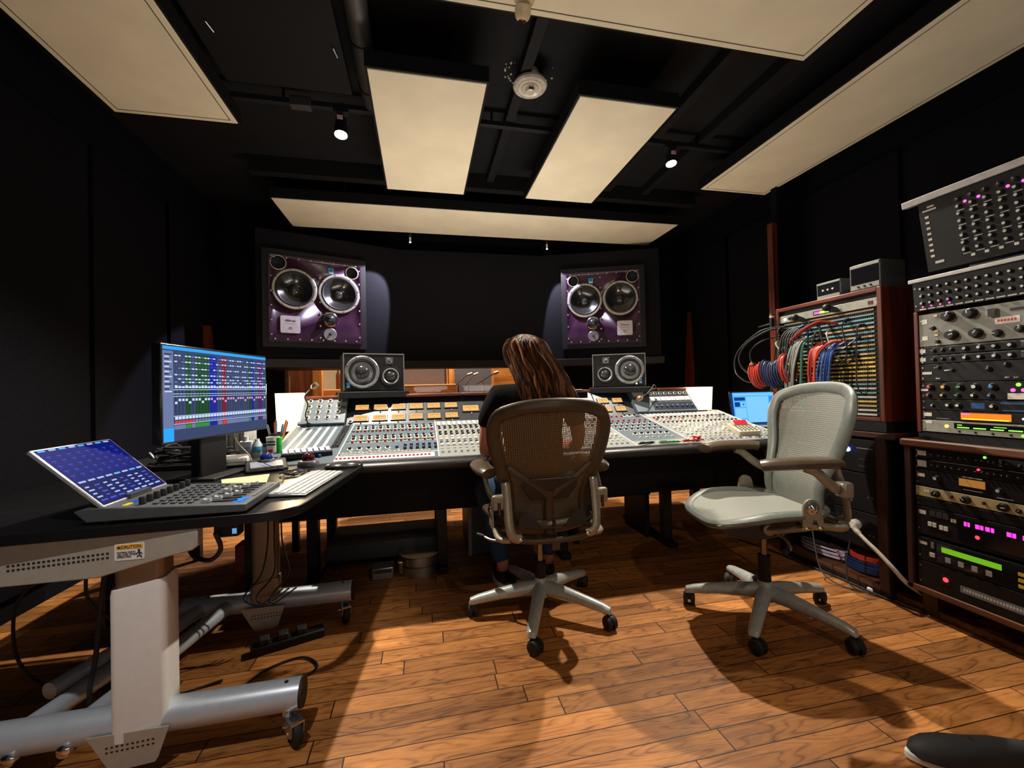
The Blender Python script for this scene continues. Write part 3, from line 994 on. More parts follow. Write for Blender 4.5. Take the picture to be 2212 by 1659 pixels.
def vu(x, v, w=.086, h=.043):
    dv = h / BL
    b = B()
    bpatch(b, x - w / 2 - .007, x + w / 2 + .007, v - dv / 2 - .025, v + dv / 2 + .03, 0, .008)
    o = b.obj('level_meter', M_VUR, con, world=True, bevel=.002)
    b = B()
    bpatch(b, x - w / 2, x + w / 2, v - dv / 2, v + dv / 2, .008, .0095)
    f = b.obj('meter_face', M_VU, o, world=True)
    b = B()
    n = 9
    pts = [bridge(x + (i / n - .5) * w * .8, v + dv * (.18 - 1.0 * (i / n - .5) ** 2 * .6), .0104) for i in range(n + 1)]
    b.tube(pts, .0009, 4)
    b.tube([bridge(x, v - dv * .45, .0104), bridge(x - w * .2, v + dv * .22, .0104)], .0008, 4)
    b.obj('needle', M_INK, o, world=True)
    b = B()
    b.tube([bridge(x + .0, v - dv / 2 - .10, .004), bridge(x + .001, v - dv / 2 - .07, .004)], .004, 6)
    b.obj('trim_screw', M_CHROME, o, world=True)
for c_ in range(6):
    for v in (.61, .22):
        vu(-.405 + c_ * .121, v)
vu(.34, .46, .112, .052)
for x in (1.37, 1.49):
    for v in (.60, .24):
        vu(x, v, .078, .042)
for c_ in range(7):
    vu(.55 + c_ * .11, .42)
# bridge knobs
def bput(me, x, v, h=.03):
    R_ = Matrix((Vector((1, 0, 0)), nB.cross(Vector((1, 0, 0))), nB)).transposed()
    ctl['rotary_knob'].append((me, bridge(x, v, h), R_ @ Euler((0, 0, ang())).to_matrix()))
for x in (-.735, -.675, -.612, -.552):
    for v in (.20, .40, .60, .80):
        bput(K_WHITE, x, v)
bput(K_WHITE, -.50 + .03, .12, .005)
for c_ in range(8):
    bput(K_BLKSK, 1.775 + c_ * .044, .74)
    bput(K_BLUE, 1.775 + c_ * .044, .18)
b = B()
bpatch(b, 1.750, 2.105, .62, .93, .03, .033)
bpatch(b, 1.750, 2.105, .06, .36, .03, .033)
b.obj('dark_strip', M_CDARK, con, world=True)
for x0, x1, v0, v1 in [(1.753 + c_ * .044, 1.792 + c_ * .044, .42, .58) for c_ in range(8)] + [(1.625, 1.715, .66, .86), (1.66, 1.69, .50, .58)]:
    b = B()
    bpatch(b, x0, x1, v0, v1, .03, .038)
    b.obj('lamp_button', M_CAP, con, world=True)
for k_ in ctl:
    spread(k_)

# items under the console
t = thing('power_supply_box', 'dark equipment case on the floor under console left of the person', 'equipment case', (-.20, 2.75, 0))
B().box(-.38, .30, -.05, .32, .055, .16).obj('case', M_DGREY, t, bevel=.006)
for x in (-.33, .25):
    for y in (0, .27):
        B().cyl((x, y, 0), (x, y, .055), .02, n=10).obj('foot', M_RUBBER, t)
t = thing('metal_drum', 'low polished metal drum on the floor below the console', 'metal drum', (-.03, 2.62, 0))
B().lathe((0, 0, 0), (0, 0, 1), [(.135, 0), (.135, .05), (.125, .058), (.125, .10), (.12, .105)], 36).obj('drum', M_STEEL, t)
B().cyl((-.11, -.11, .03), (-.11, -.11, .09), .012, n=8).obj('catch', M_CHROME, t)
t = thing('steel_box', 'small shiny box under the console left of the metal drum', 'box', (-.24, 2.56, 0))
B().box(-.06, .06, -.05, .05, 0, .07).obj('case', M_STEEL, t, bevel=.006)
B().box(-.05, .05, -.052, -.05, .04, .06).obj('front_label', M_DGREY, t)
t = thing('computer_tower', 'tall dark grey case standing beneath the console near the person', 'computer case', (.36, 2.9, 0))
B().box(-.09, .09, -.22, .22, .01, .46).obj('case', mat('graphite_case', S(58, 56, 56), .5), t, bevel=.02)
B().box(-.092, -.07, -.222, -.2, .02, .45).obj('side_strip', M_GREY, t)
for x in (-.06, .06):
    for y in (-.17, .17):
        B().cyl((x, y, 0), (x, y, .012), .015, n=8).obj('foot', M_RUBBER, t)
t = thing('rack_shelf', 'black low shelf under right half of the console', 'shelf', (1.25, 2.75, 0))
B().box(-.26, .32, -.02, .30, .30, .33).obj('shelf_board', M_BLACK, t)
for x in (-.25, .28):
    B().box(x, x + .03, -.02, .30, 0, .30).obj('side_panel', M_BLACK, t)
tag(B().box(1.06, 1.20, 2.78, 2.9, .331, .37).obj('cable_box', mat('dull_brown_box', S(96, 70, 50), .7), bevel=.004), 'small dull box on the black shelf under the console', 'box')

# ------------------------------------------------------------------ nearfield monitors on their stands
M_NF = mat('nearfield_black_paint', S(19, 20, 22), .5, spec=.3)
M_NFRING = mat('nearfield_alloy_ring', S(150, 152, 156), .35, .6, noise=.05)
def nearfield(label, loc, rz, mir):
    t = thing('nearfield_monitor', label, 'loudspeaker', loc, (0, 0, rz), 'nearfield monitors on the console')
    W, H, D = .405, .262, .30
    X = lambda u: ((u - .5) if not mir else (.5 - u)) * W
    Zz = lambda v: v * H
    B().box(-W / 2, W / 2, 0, D, 0, H).obj('cabinet', M_NF, t, bevel=.008)
    b = B()
    for x in (-W / 2, W / 2 - .006):
        b.box(x, x + .006, -.003, .0, .01, H - .01)
    b.box(-W / 2, W / 2, -.003, 0, H - .007, H)
    b.obj('edge_trim', mat('pale_edge_trim', S(118, 116, 112), .4), t)
    w = B().lathe((X(.30), 0, Zz(.51)), (0, -1, 0), [(.112, -.002), (.112, .010), (.104, .014), (.090, .010), (.086, .004)], 36, cap=(True, False)).obj('woofer', M_NFRING, t)
    B().lathe((X(.30), 0, Zz(.51)), (0, -1, 0), [(.088, .004), (.082, .012), (.074, .010), (.070, .002)], 32, cap=(False, False)).obj('surround', M_SURR, w)
    B().lathe((X(.30), 0, Zz(.51)), (0, -1, 0), [(.070, .004), (.046, .002)], 32, cap=(False, True)).obj('cone', mat('grey_cone', S(120, 122, 126), .35, .2), w)
    B().lathe((X(.30), 0, Zz(.51)), (0, -1, 0), [(.047, .002), (.040, .011), (.026, .019), (.010, .023), (.0005, .024)], 28, cap=(False, False)).obj('dust_cap', M_DOME, w)
    m = B().lathe((X(.765), 0, Zz(.40)), (0, -1, 0), [(.074, -.002), (.074, .004), (.066, .006), (.048, -.004), (.040, -.012)], 32, cap=(True, False)).obj('midrange_dome', M_NF, t)
    B().lathe((X(.765), 0, Zz(.40)), (0, -1, 0), [(.040, -.012), (.034, .002), (.020, .012), (.0005, .016)], 24, cap=(False, False)).obj('dome', M_DOME, m)
    B().lathe((X(.765), 0, Zz(.40)), (0, -1, 0), [(.058, .0065), (.052, .008), (.046, .004)], 32, cap=(False, False)).obj('ring', M_NFRING, m)
    q = B().box(X(.745) - .028, X(.745) + .028, -.004, 0, Zz(.80) - .026, Zz(.80) + .026).obj('tweeter', M_DGREY, t, bevel=.002)
    B().lathe((X(.745), -.004, Zz(.80)), (0, -1, 0), [(.020, 0), (.018, .003), (.014, .001)], 20, cap=(False, True)).obj('tweeter_rim', M_NFRING, q)
    B().ball((X(.745), -.005, Zz(.80)), (.011, .008, .011), nu=12, nv=8).obj('dome', M_DOME, q)
    x = X(.075) if not mir else X(.10)
    g = B().box(x - .011, x + .011, -.003, -.001, Zz(.10), Zz(.24)).obj('emblem_badge', M_SKY, t)
    B().box(x - .008, x + .008, -.0036, -.003, Zz(.12), Zz(.15)).obj('emblem_lettering', M_WHITE, g)
    if mir:
        B().cyl((x + (.03 if mir else .03) * -1, -.001, Zz(.10)), (x - .03, -.005, Zz(.10)), .006, n=10).obj('power_light', glow('green_lamp', (.35, 1.0, .12), 6), t)
    for k in range(8):
        a = k * PI / 4 + .39
        B().cyl((X(.30) + math.cos(a) * .106, -.012, Zz(.51) + math.sin(a) * .106), (X(.30) + math.cos(a) * .106, -.017, Zz(.51) + math.sin(a) * .106), .004, n=6).obj('screw', M_BLACKMETAL, w)
nearfield('left nearfield monitor on the meter bridge, woofer at its left', (-.318, 3.04, 1.076), .24, False)
nearfield('right nearfield monitor on the meter bridge, woofer at its right', (1.512, 3.05, 1.066), -.40, True)
for x, z, rz, nm in ((-.318, 1.076, .24, 'left'), (1.512, 1.066, -.40, 'right')):
    t = thing('speaker_platform', f'black platform under the {nm} nearfield monitor', 'speaker platform', (x, 3.04, 0), (0, 0, rz), 'platforms under the nearfield monitors')
    B().box(-.235, .235, -.02, .30, z - .044, z).obj('shelf', M_BLACK, t, bevel=.004)
    for q in (-.18, .18):
        B().cyl((q, .11, z - .044), (q, .11, 1.028), .014, n=10).obj('foot', M_RUBBER, t)

# ------------------------------------------------------------------ table lamps at the console ends
M_SHADE = glow('glowing_paper_shade', S(255, 226, 176), 2.2)
for nm, lab, loc, w, h in (('left', 'glowing square white table lamp at the left end of console', (-.845, 3.0, .832), .074, .245), ('right', 'glowing square white table lamp at right end of console', (2.218, 3.07, .867), .084, .185)):
    t = thing('table_lamp', lab, 'lamp', loc, (0, 0, .05), 'table lamps at the console ends')
    rings = B()
    rs = []
    for k, (z, s) in enumerate(((0, .90), (h, 1.0), (h, .97), (0.002, .87))):
        rs.append(rings.verts([(x * s * w, y * s * w * .9, z) for x, y in ((-1, -1), (1, -1), (1, 1), (-1, 1))]))
    rings.loft(rs, 0, (False, False))
    rings.obj('lamp_shade', M_SHADE, t, smooth=0)
    B().box(-.05, .05, -.05, .05, -.014, 0).obj('base', M_BLACK, t, bevel=.004)
    B().cyl((0, 0, 0), (0, 0, .06), .012, n=10).obj('stem', M_STEEL, t)
    B().ball((0, 0, .11), .032).obj('bulb', glow('warm_bulb', (1, .78, .48), 5), t)
    l = bpy.data.lights.new('table_lamp_light', 'POINT')
    l.energy = 7
    l.color = (1.0, .74, .44)
    l.shadow_soft_size = .04
    o = bpy.data.objects.new('table_lamp_light', l)
    COL.objects.link(o)
    o.location = (loc[0], loc[1], loc[2] + h + .03)

# gooseneck talkback microphones / lights clipped to the bridge
for lab, pts in (('thin gooseneck lamp rising beside left table lamp', [(-.72, 2.93, .87), (-.735, 2.92, .93), (-.715, 2.90, 1.0), (-.73, 2.89, 1.05), (-.70, 2.88, 1.09), (-.675, 2.87, 1.11)]),
                 ('thin gooseneck lamp leaning across right nearfield platform', [(1.80, 2.99, 1.035), (1.76, 2.96, 1.08), (1.72, 2.93, 1.05), (1.66, 2.90, 1.01), (1.60, 2.88, .985)])):
    t = thing('gooseneck_lamp', lab, 'gooseneck lamp', pts[0], group='gooseneck lamps on the meter bridge')
    B().tube(smooth_path(pts), .004, 8).obj('neck', M_BLACKMETAL, t, world=True)
    p, q = Vector(pts[-2]), Vector(pts[-1])
    d = (q - p).normalized()
    B().lathe(q - d * .01, d, [(.008, 0), (.018, .012), (.020, .035), (.016, .045)], 14).obj('lamp_head', mat('brass_tinted_metal', S(168, 140, 104), .35, .7), t, world=True)
    B().cyl(Vector(pts[0]) - Vector((0, 0, .006)), Vector(pts[0]) + Vector((0, 0, .012)), .012, n=10).obj('base', M_BLACKMETAL, t, world=True)

# sheets, pens and things lying on the console
tag(B().poly([(.93, 3.06, 1.0525), (1.20, 3.04, 1.0525), (1.24, 3.15, 1.0525), (.97, 3.16, 1.0525)], (0, 0, .004)).obj('paper_sheet', mat('white_paper', S(236, 234, 228), .8)), 'white paper sheets lying on meter bridge right of the person', 'paper')
M_PENR = mat('red_pen_plastic', S(200, 36, 30), .4)
for lab, x, v, a, m, ln in (('red pen on console edge, right of the master section', 1.60, .02, .2, M_PENR, .12), ('green pen lying beside red pen on console edge', 1.45, .015, -.1, mat('green_pen_plastic', S(40, 140, 60), .4), .12), ('black pen on the console edge, left of green pen', 1.30, .02, .35, M_CAPK, .12)):
    t = thing('pen', lab, 'pen', surf(x, v, .014), (0, 0, a), 'pens on the console edge')
    B().cyl((-ln / 2, 0, 0), (ln / 2, 0, 0), .006, n=10).obj('barrel', m, t)
    B().cyl((ln / 2, 0, 0), (ln / 2 + .02, 0, 0), .006, .001, 10).obj('tip', M_STEEL, t)
    B().box(-ln / 2 + .005, -ln / 2 + .045, -.002, .002, .006, .009).obj('clip', M_CHROME, t)
for lab, x, v, m in (('red twist of tape beside the pens on console edge', 1.66, .05, M_PENR),):
    b = B()
    r5 = random.Random(2)
    b.tube(smooth_path([surf(x + r5.uniform(-.03, .03), v + r5.uniform(-.03, .03), .012 + r5.uniform(0, .02)) for _ in range(9)]), .005, 6)
    tag(b.obj('tape_twist', m), lab, 'tape')
t = thing('remote_controller', 'beige handheld controller with red display on console end', 'remote', (2.08, 2.42, .752), (SL + .1, 0, -.12))
B().poly([(x, y, 0) for x, y in rrect(-.075, .075, -.075, .075, .012)], (0, 0, .035)).obj('case', mat('beige_controller', S(206, 194, 170), .5), t, bevel=.004)
B().box(-.06, .06, .03, .068, .035, .05, rot=(.5, 0, 0)).obj('display_hood', mat('beige_controller', S(206, 194, 170)), t)
B().box(-.045, .045, .028, .060, .051, .053, rot=(.5, 0, 0)).obj('display', glow('red_display', (1.0, .03, .06), .8), t)
kb = B().box(-.006, .006, -.006, .006, 0, .005).obj('key', M_GREY, t, loc=(-.05, -.055, .035))
for r_ in range(4):
    for c_ in range(5):
        if r_ or c_:
            copy_part(kb, t, (-.05 + c_ * .025, -.055 + r_ * .022, .035))

# ------------------------------------------------------------------ side table left of the console
t = thing('side_table', 'black side shelf between desk and left end of the console', 'side table', (-1.08, 2.72, 0))
B().box(-.40, .26, -.40, .45, .705, .74).obj('tabletop', M_BLACK, t, bevel=.004)
for x in (-.37, .22):
    for y in (-.36, .41):
        B().box(x - .02, x + .02, y - .02, y + .02, 0, .705).obj('leg', M_BLACKMETAL, t)
t = thing('cable_tangle', 'tangle of black cables with plugs behind the touch screen', 'cables', (-1.12, 2.42, .74))
b = B()
r5 = random.Random(9)
for i in range(7):
    p = [Vector((r5.uniform(-.22, .22), r5.uniform(-.06, .12), .01 + r5.uniform(0, .07))) for _ in range(6)]
    b.tube(smooth_path(p), .006, 6)
b.obj('cable', M_RUBBER, t)['kind'] = 'stuff'
for i in range(7):
    p = Vector((r5.uniform(-.18, .20), r5.uniform(-.08, .02), .03 + r5.uniform(0, .06)))
    d = Vector((r5.uniform(-1, 1), r5.uniform(-.4, .4), r5.uniform(-.2, .5))).normalized()
    B().lathe(p, d, [(.010, 0), (.010, .03), (.007, .035), (.007, .05)], 10).obj('plug', M_STEEL, t)

# ------------------------------------------------------------------ wheeled standing desk
dk = thing('standing_desk', 'black topped wheeled desk on silver lift columns at left', 'desk', (-.80, 1.78, 0))
top = [(-1.50, 1.325), (-.53, 1.382)]
top += [tuple(v.xy) for v in bez((-.50, 1.384, 0), (-.42, 1.388, 0), (-.375, 1.42, 0), (-.366, 1.52, 0), 8)]
top += [(-.292, 2.10), (-.296, 2.22), (-.32, 2.245), (-1.50, 2.30)]
B().poly([(x, y, .690) for x, y in top], (0, 0, .030)).obj('tabletop', mat('black_laminate', (.006, .006, .007), .30, noise=.2, spec=.4), dk, world=True, bevel=.003)
M_BRK = mat('warm_grey_steel', S(176, 172, 160), .45, .25, noise=.05)
B().poly([(-1.40, 1.3800, .690), (-.640, 1.3800, .690), (-.640, 1.3800, .640), (-.655, 1.3800, .628), (-.72, 1.3800, .615), (-.885, 1.3800, .575), (-1.40, 1.3800, .575)], (0, .03, 0)).obj('side_bracket', M_BRK, dk, world=True, bevel=.003)
B().poly([(-1.40, 2.09, .690), (-.62, 2.09, .690), (-.63, 2.09, .640), (-.86, 2.09, .58), (-1.40, 2.09, .58)], (0, .03, 0)).obj('side_bracket', M_BRK, dk, world=True, bevel=.003)
b = B()
for i in range(21):
    for z in (.618, .630):
        b.box(-1.105 + i * .0112, -1.099 + i * .0112, 1.3785, 1.3805, z + i * .00055 - .0022, z + i * .00055 + .0022)
b.obj('vent_hole', M_INK, dk, world=True).location.x += .018
# caution sticker
st = B().poly([(x, 1.3795, z) for x, z in rrect(-.865, -.793, .618, .664, .004)], (0, -.0008, 0)).obj('warning_sticker', M_WHITE, dk, world=True)
B().box(-.861, -.797, 1.3778, 1.3786, .6495, .661).obj('sticker_band', mat('warning_amber', S(240, 180, 40), .5), st, world=True)
sI = WM[st.name].inverted()
lettering('sticker_title', 'CAUTION', .011, M_INK, st, sI @ Vector((-.825, 1.3774, .655)), (PI / 2, 0, 0))
B().poly([(-.8585, 1.3774, .6515), (-.8495, 1.3774, .6515), (-.854, 1.3774, .6595)], (0, .0003, 0)).obj('sticker_triangle', M_INK, st, world=True)
lettering('sticker_text', 'MOVING PARTS\nUSE CARE WHEN\nOPERATING', .0062, M_INK, st, sI @ Vector((-.859, 1.3774, .634)), (PI / 2, 0, 0), 'LEFT')
b = B()
b.ball((-.806, 1.3774, .644), (.0032, .0006, .0032), nu=10, nv=6)
b.tube([(-.812, 1.3774, .634), (-.806, 1.3774, .640), (-.798, 1.3774, .634)], .0012, 6)
b.tube([(-.806, 1.3774, .640), (-.804, 1.3774, .630), (-.799, 1.3774, .624)], .0015, 6)
b.tube([(-.804, 1.3774, .631), (-.811, 1.3774, .626)], .0013, 6)
b.obj('sticker_figure', M_INK, st, world=True)
st.location.x += .022
M_COLI = mat('bronze_grey_tube', S(150, 124, 100), .4, .4, noise=.05)
def column(cx, y0, w, z0, z1, zs, ang):
    R_ = Matrix.Rotation(ang, 4, 'Z')
    c = Vector((cx, y0 + .05, 0))
    q = rrect(-w / 2 + .008, w / 2 - .008, -.042, .042, .02)
    B().poly([c + R_ @ Vector((x, y, zs - .05)) for x, y in q], (0, 0, z1 - zs + .05)).obj('lift_column', M_COLI, dk, world=True)
    q = rrect(-w / 2, w / 2, -.052, .052, .022)
    o = B()
    rings = []
    for z, s in ((z0, 1), (zs - .018, 1), (zs, .96)):
        rings.append(o.verts([c + R_ @ Vector((x * s, y * s, z + (0 if z < zs - .02 else -.018 * (x / (w / 2) < -.6)))) for x, y in q]))
    o.loft(rings)
    o.obj('column_sleeve', M_OFFW if zs > .4 else M_COLI, dk, world=True)
column(-.812, 1.405, .136, .10, .69, .545, .10)
column(-.715, 2.09, .118, .14, .69, .24, .10)
M_TUBE = mat('silver_foot_tube', S(196, 204, 212), .34, .4, noise=.04)
for (xa, xb, y, nm) in ((-1.30, -.392, 1.455, 0), (-1.05, -.345, 2.14, 1)):
    f = B().cyl((xa, y, .128), (xb, y, .128), .045, n=28).obj('foot_tube', M_TUBE, dk, world=True)
    B().cyl((xb, y, .128), (xb + .008, y, .128), .043, n=24).obj('end_cap', M_RUBBER, f, world=True)
    b = B()
    for x in (xa + .10, xb - .04):
        b.cyl((x, y - .008, .172), (x, y - .008, .1745), .006, n=10)
    b.obj('plug', M_INK, f, world=True)
for x in (-1.11, -.985):
    B().lathe((x, 1.41, .100), (0, -1, .1), [(.017, -.01), (.017, .006), (.012, .010)], 14).obj('bolt', M_CHROME, dk, world=True)
for x, x2 in ((-1.14, -.97), (-.99, -.86)):
    B().tube([(x, 1.46, .125), (x2, 2.13, .128)], .028, 16).obj('cross_tube', M_TUBE, dk, world=True)
B().tube([(-1.17, 1.62, .15), (-1.05, 1.98, .15)], .026, 16).obj('cross_tube', M_TUBE, dk, world=True)
def foot_plate(x0, x1, y):
    g = B().poly([(x0, y, .128), (x1, y, .128), (x1 - .028, y, .045), (x1 - .036, y, .034), (x0 + .058, y, .026), (x0 + .045, y, .045)], (0, .004, 0)).obj('foot_plate', M_BRK, dk, world=True)
    b = B()
    for i in range(10):
        for z in (.081, .094):
            b.box(x0 + .045 + i * .0125, x0 + .051 + i * .0125, y - .0012, y, z - .0018 + i * .0006, z + .0018 + i * .0006)
    b.obj('vent_hole', M_INK, g, world=True)
foot_plate(-.928, -.728, 1.400)
foot_plate(-.80, -.62, 2.07)
def caster(x, y, a):
    c = B().cyl((x, y, .075), (x, y, .095), .022, n=14).obj('caster', M_CHROME, dk, world=True)
    d = Vector((math.cos(a), math.sin(a), 0))
    s = Vector((-d.y, d.x, 0))
    k = Vector((x, y, 0)) + d * .040
    b = B()
    for q in (-1, 1):
        o = k + s * q * .016
        b.poly([o + Vector((0, 0, .078)) - d * .035, o + Vector((0, 0, .078)) + d * .028, o + Vector((0, 0, .04)) + d * .024, o + Vector((0, 0, .03)) - d * .0, o + Vector((0, 0, .045)) - d * .026], s * q * .004)
    b.poly([k + Vector((0, 0, .080)) - d * .035 - s * .02, k + Vector((0, 0, .080)) + d * .028 - s * .02, k + Vector((0, 0, .080)) + d * .028 + s * .02, k + Vector((0, 0, .080)) - d * .035 + s * .02], (0, 0, -.006))
    b.obj('fork', M_STEEL, c, world=True)
    w = k + Vector((0, 0, .042))
    B().lathe(w - s * .013, s, [(.012, 0), (.022, .001), (.028, -.002), (.038, .001), (.042, .006), (.042, .020), (.038, .025), (.028, .028), (.022, .025), (.012, .026)], 26).obj('wheel', M_RUBBER, c, world=True)
    B().cyl(w - s * .022, w + s * .022, .006, n=10).obj('axle', M_CHROME, c, world=True)
    B().box(k.x - .03, k.x + .0, k.y - .012, k.y + .012, .062, .068).obj('brake_lever', M_CHROME, c, world=True)
caster(-.425, 1.445, -.95)
caster(-1.16, 1.445, -1.75)
caster(-.385, 2.14, -1.2)
caster(-1.02, 2.14, 2.2)

# monitor: faces the right side of the room
mo = thing('computer_monitor', 'black computer monitor showing a blue mixer window on wheeled desk', 'monitor', (-.93, 1.77, .72), (0, 0, math.radians(77.5)))
MW, MZ0, MZ1 = .645, .178, .545
B().box(-.004, MW + .004, 0, .035, MZ0 - .004, MZ1 + .004).obj('housing', M_BLACKGLOSS, mo, bevel=.004)
sm = [glow(n, c, e) for n, c, e in (('screen_slate', S(58, 72, 108), .75), ('screen_blue_bar', S(40, 150, 235), 1.0), ('screen_light', S(190, 205, 240), .95), ('screen_green', S(26, 74, 40), .8), ('screen_bright_green', S(50, 130, 60), .9), ('screen_navy', S(24, 34, 150), .9), ('screen_red', S(120, 26, 44), .9), ('screen_purple', S(78, 40, 96), .8), ('screen_dark', S(30, 36, 54), .7), ('screen_mid', S(104, 118, 158), .85), ('screen_rose', S(205, 150, 190), .9), ('screen_bright_red', S(214, 50, 60), .9))]
b = B()
def scr(u0, u1, v0, v1, mi, lvl=0):
    z = lambda v: MZ1 - .004 - v * (MZ1 - MZ0 - .008)
    x = lambda u: .004 + u * (MW - .008)
    y = -.0006 - lvl * .0003
    b.quad([(x(u0), y, z(v1)), (x(u1), y, z(v1)), (x(u1), y, z(v0)), (x(u0), y, z(v0))], mi)
scr(0, 1, 0, 1, 0)
scr(0, 1, 0, .035, 1, 1)
scr(0, .075, .05, .86, 9, 1)
scr(0, .075, .86, 1, 1, 2)
cols = [(.075, .17, 0), (.17, .21, 3), (.21, .25, 0), (.25, .37, 3), (.37, .44, 5), (.44, .49, 0), (.49, .53, 6), (.53, .78, 0), (.78, .81, 3), (.81, .84, 5), (.84, .89, 0), (.89, .95, 7), (.95, 1, 0)]
for u0, u1, m in cols:
    if m:
        scr(u0, u1, .06, .88, m, 1)
nch = 34
for i in range(nch):
    u = .085 + i * .0268
    for v in (.085, .15, .22, .29, .335, .37, .41):
        if (i * 7 + int(v * 100)) % 11:
            scr(u, u + .020, v, v + .014, 2 if (i + int(v * 50)) % 3 else 9, 2)
    scr(u, u + .022, .42, .44, 2, 2)
    scr(u + .003, u + .007, .46, .72, 8, 2)
    scr(u, u + .018, .555 + .03 * (i % 4 == 0), .58 + .03 * (i % 4 == 0), 10 if 10 < i < 33 else 2, 3)
    scr(u, u + .022, .745, .775, 2, 2)
    scr(u, u + .022, .79, .815, 11 if i < 6 else 9, 2)
    for v in (.10, .17, .24, .31):
        scr(u + .012, u + .018, v + .02, v + .03, 9, 2)
for v in (.455, .50, .525, .735, .82):
    scr(.075, 1, v, v + .006, 2, 2)
for u0, u1, m in cols:
    scr(u0 + .002, u1 - .002, .835, .88, {3: 4, 5: 5, 6: 11, 7: 7, 0: 9}[m], 3)
for i in range(16):
    scr(.012, .045 + .02 * (i % 3 == 0), .08 + i * .026, .092 + i * .026, 2 if i % 2 else 8, 2)
scr(0, 1, .885, .995, 0, 2)
scr(0, .075, .86, 1, 1, 3)
b.obj('screen', sm, mo, smooth=0)
nk = B()
nk.box(.24, .40, .04, .085, 0, .30)
nk.obj('neck', M_BLACK, mo, bevel=.006)
B().box(.19, .45, -.05, .15, 0, .012).obj('foot', M_BLACK, mo, bevel=.003)
B().box(.28, .36, .03, .06, .26, .36).obj('hinge_block', M_BLACK, mo)
B().tube(smooth_path([(.45, .05, .18), (.452, .02, .12), (.47, -.02, .06), (.45, -.05, .004)]), .003, 8).obj('cable', mat('tan_cable', S(176, 156, 120), .5), mo)

# control surface with its flip-up touch screen
cs = thing('control_surface', 'grey fader control surface with knobs and touch screen on desk', 'control surface', (-.70, 1.53, .72), (0, 0, PI / 2))
# local frame: x runs along the room's depth, -y towards the user at the right
M_CS = mat('slate_surface_plastic', S(64, 68, 70), .5)
SX0, SX1, SY0, SY1 = -.150, .160, -.185, .210
B().poly([(SX0, SY0, .008), (SX0, SY1, .008), (SX0, SY1 + .03, .040), (SX0, SY1, .048), (SX0, SY0, .030)], (SX1 - SX0, 0, 0)).obj('body', M_CS, cs, bevel=.003)
SA = math.atan2(.018, SY1 - SY0)
zt = lambda y: .030 + (y - SY0) * math.tan(SA) + .0004
for i, (x0, x1) in enumerate(((SX0 + .02, SX0 + .05), (SX1 - .05, SX1 - .02))):
    for y in (SY0 + .03, SY1 - .03):
        B().cyl(((x0 + x1) / 2, y, 0), ((x0 + x1) / 2, y, .010), .012, n=10).obj('foot', M_RUBBER, cs)
kn = B().lathe((0, 0, 0), (0, 0, 1), [(.0085, 0), (.0085, .018), (.007, .021)], 12).obj('encoder_knob', M_BLACK, cs, loc=(SX0 + .035, .095, zt(.095)))
for i in range(1, 8):
    copy_part(kn, cs, (SX0 + .035 + i * .034, .095, zt(.095)))
kc = B().box(-.009, .009, -.006, .006, 0, .004).obj('pad_button', M_DGREY, cs, loc=(SX0 + .035, .06, zt(.06)), bevel=.001)
for i in range(8):
    for j in range(5):
        if i or j:
            copy_part(kc, cs, (SX0 + .035 + i * .034, .06 - j * .022, zt(.06 - j * .022)))
sl = B()
for i in range(8):
    sl.box(SX0 + .033 + i * .034, SX0 + .037 + i * .034, -.150, -.055, zt(-.10), zt(-.10) + .004)
sl.obj('fader_slot', M_INK, cs)
fc = B().poly([(-.007, -.012, 0), (-.007, .012, 0), (-.007, .009, .011), (-.007, .002, .008), (-.007, -.002, .008), (-.007, -.009, .011)], (.014, 0, 0)).obj('fader_cap', mat('pale_fader_cap', S(150, 152, 152), .35), cs, loc=(SX0 + .035, -.07, zt(-.07)))
for i in range(1, 8):
    y = -.07 - .045 * ((i * 5) % 4) / 3
    copy_part(fc, cs, (SX0 + .035 + i * .034, y, zt(y)))
b = B()
for i in range(8):
    b.box(SX0 + .022 + i * .034, SX0 + .048 + i * .034, .125, .137, zt(.13), zt(.13) + .002, i % 4 if i < 2 or 3 < i < 7 else 1)
b.obj('button_lamp', [glow('yellow_lamp', S(230, 200, 50), .8), glow('deep_blue_lamp', S(40, 80, 200), .8), M_GREY, glow('yellow_lamp', S(230, 200, 50), .8)], cs)
b = B()
for q, (x, y) in enumerate(((SX0 + .03, -.150), (SX0 + .055, -.155))):
    b.box(x, x + .022, y - .012, y + .010, zt(y), zt(y) + .0025)
b.obj('display', glow('bright_blue_lamp', S(30, 120, 255), 1.3), cs)
b = B()
for i in range(11):
    b.box(SX0 + .10 + i * .017, SX0 + .108 + i * .017, -.176, -.166, zt(-.17), zt(-.17) + .002)
b.obj('small_button', M_GREY, cs)
ts = B()
ts.box(-.150, .150, 0, .012, 0, .238)
ts = ts.obj('touch_screen', mat('silver_tablet_back', S(190, 190, 192), .35, .7), cs, loc=(.005, .170, .048), rot=(-.80, 0, 0), bevel=.003)
tm = [glow(n, c, e) for n, c, e in (('tablet_navy', S(10, 20, 112), .8), ('tablet_blue', S(52, 84, 200), .85), ('tablet_pale', S(150, 176, 235), .95), ('tablet_cyan', S(70, 170, 235), 1.0), ('tablet_deep', S(8, 14, 84), .8))]
b = B()
def tsc(u0, u1, v0, v1, mi, l=0):
    y = -.0004 - .0003 * l
    X = lambda u: -.144 + u * .288
    Z_ = lambda v: .232 - v * .226
    b.quad([(X(u0), y, Z_(v1)), (X(u1), y, Z_(v1)), (X(u1), y, Z_(v0)), (X(u0), y, Z_(v0))], mi)
tsc(0, 1, 0, 1, 0)
tsc(0, 1, .58, 1, 4, 1)
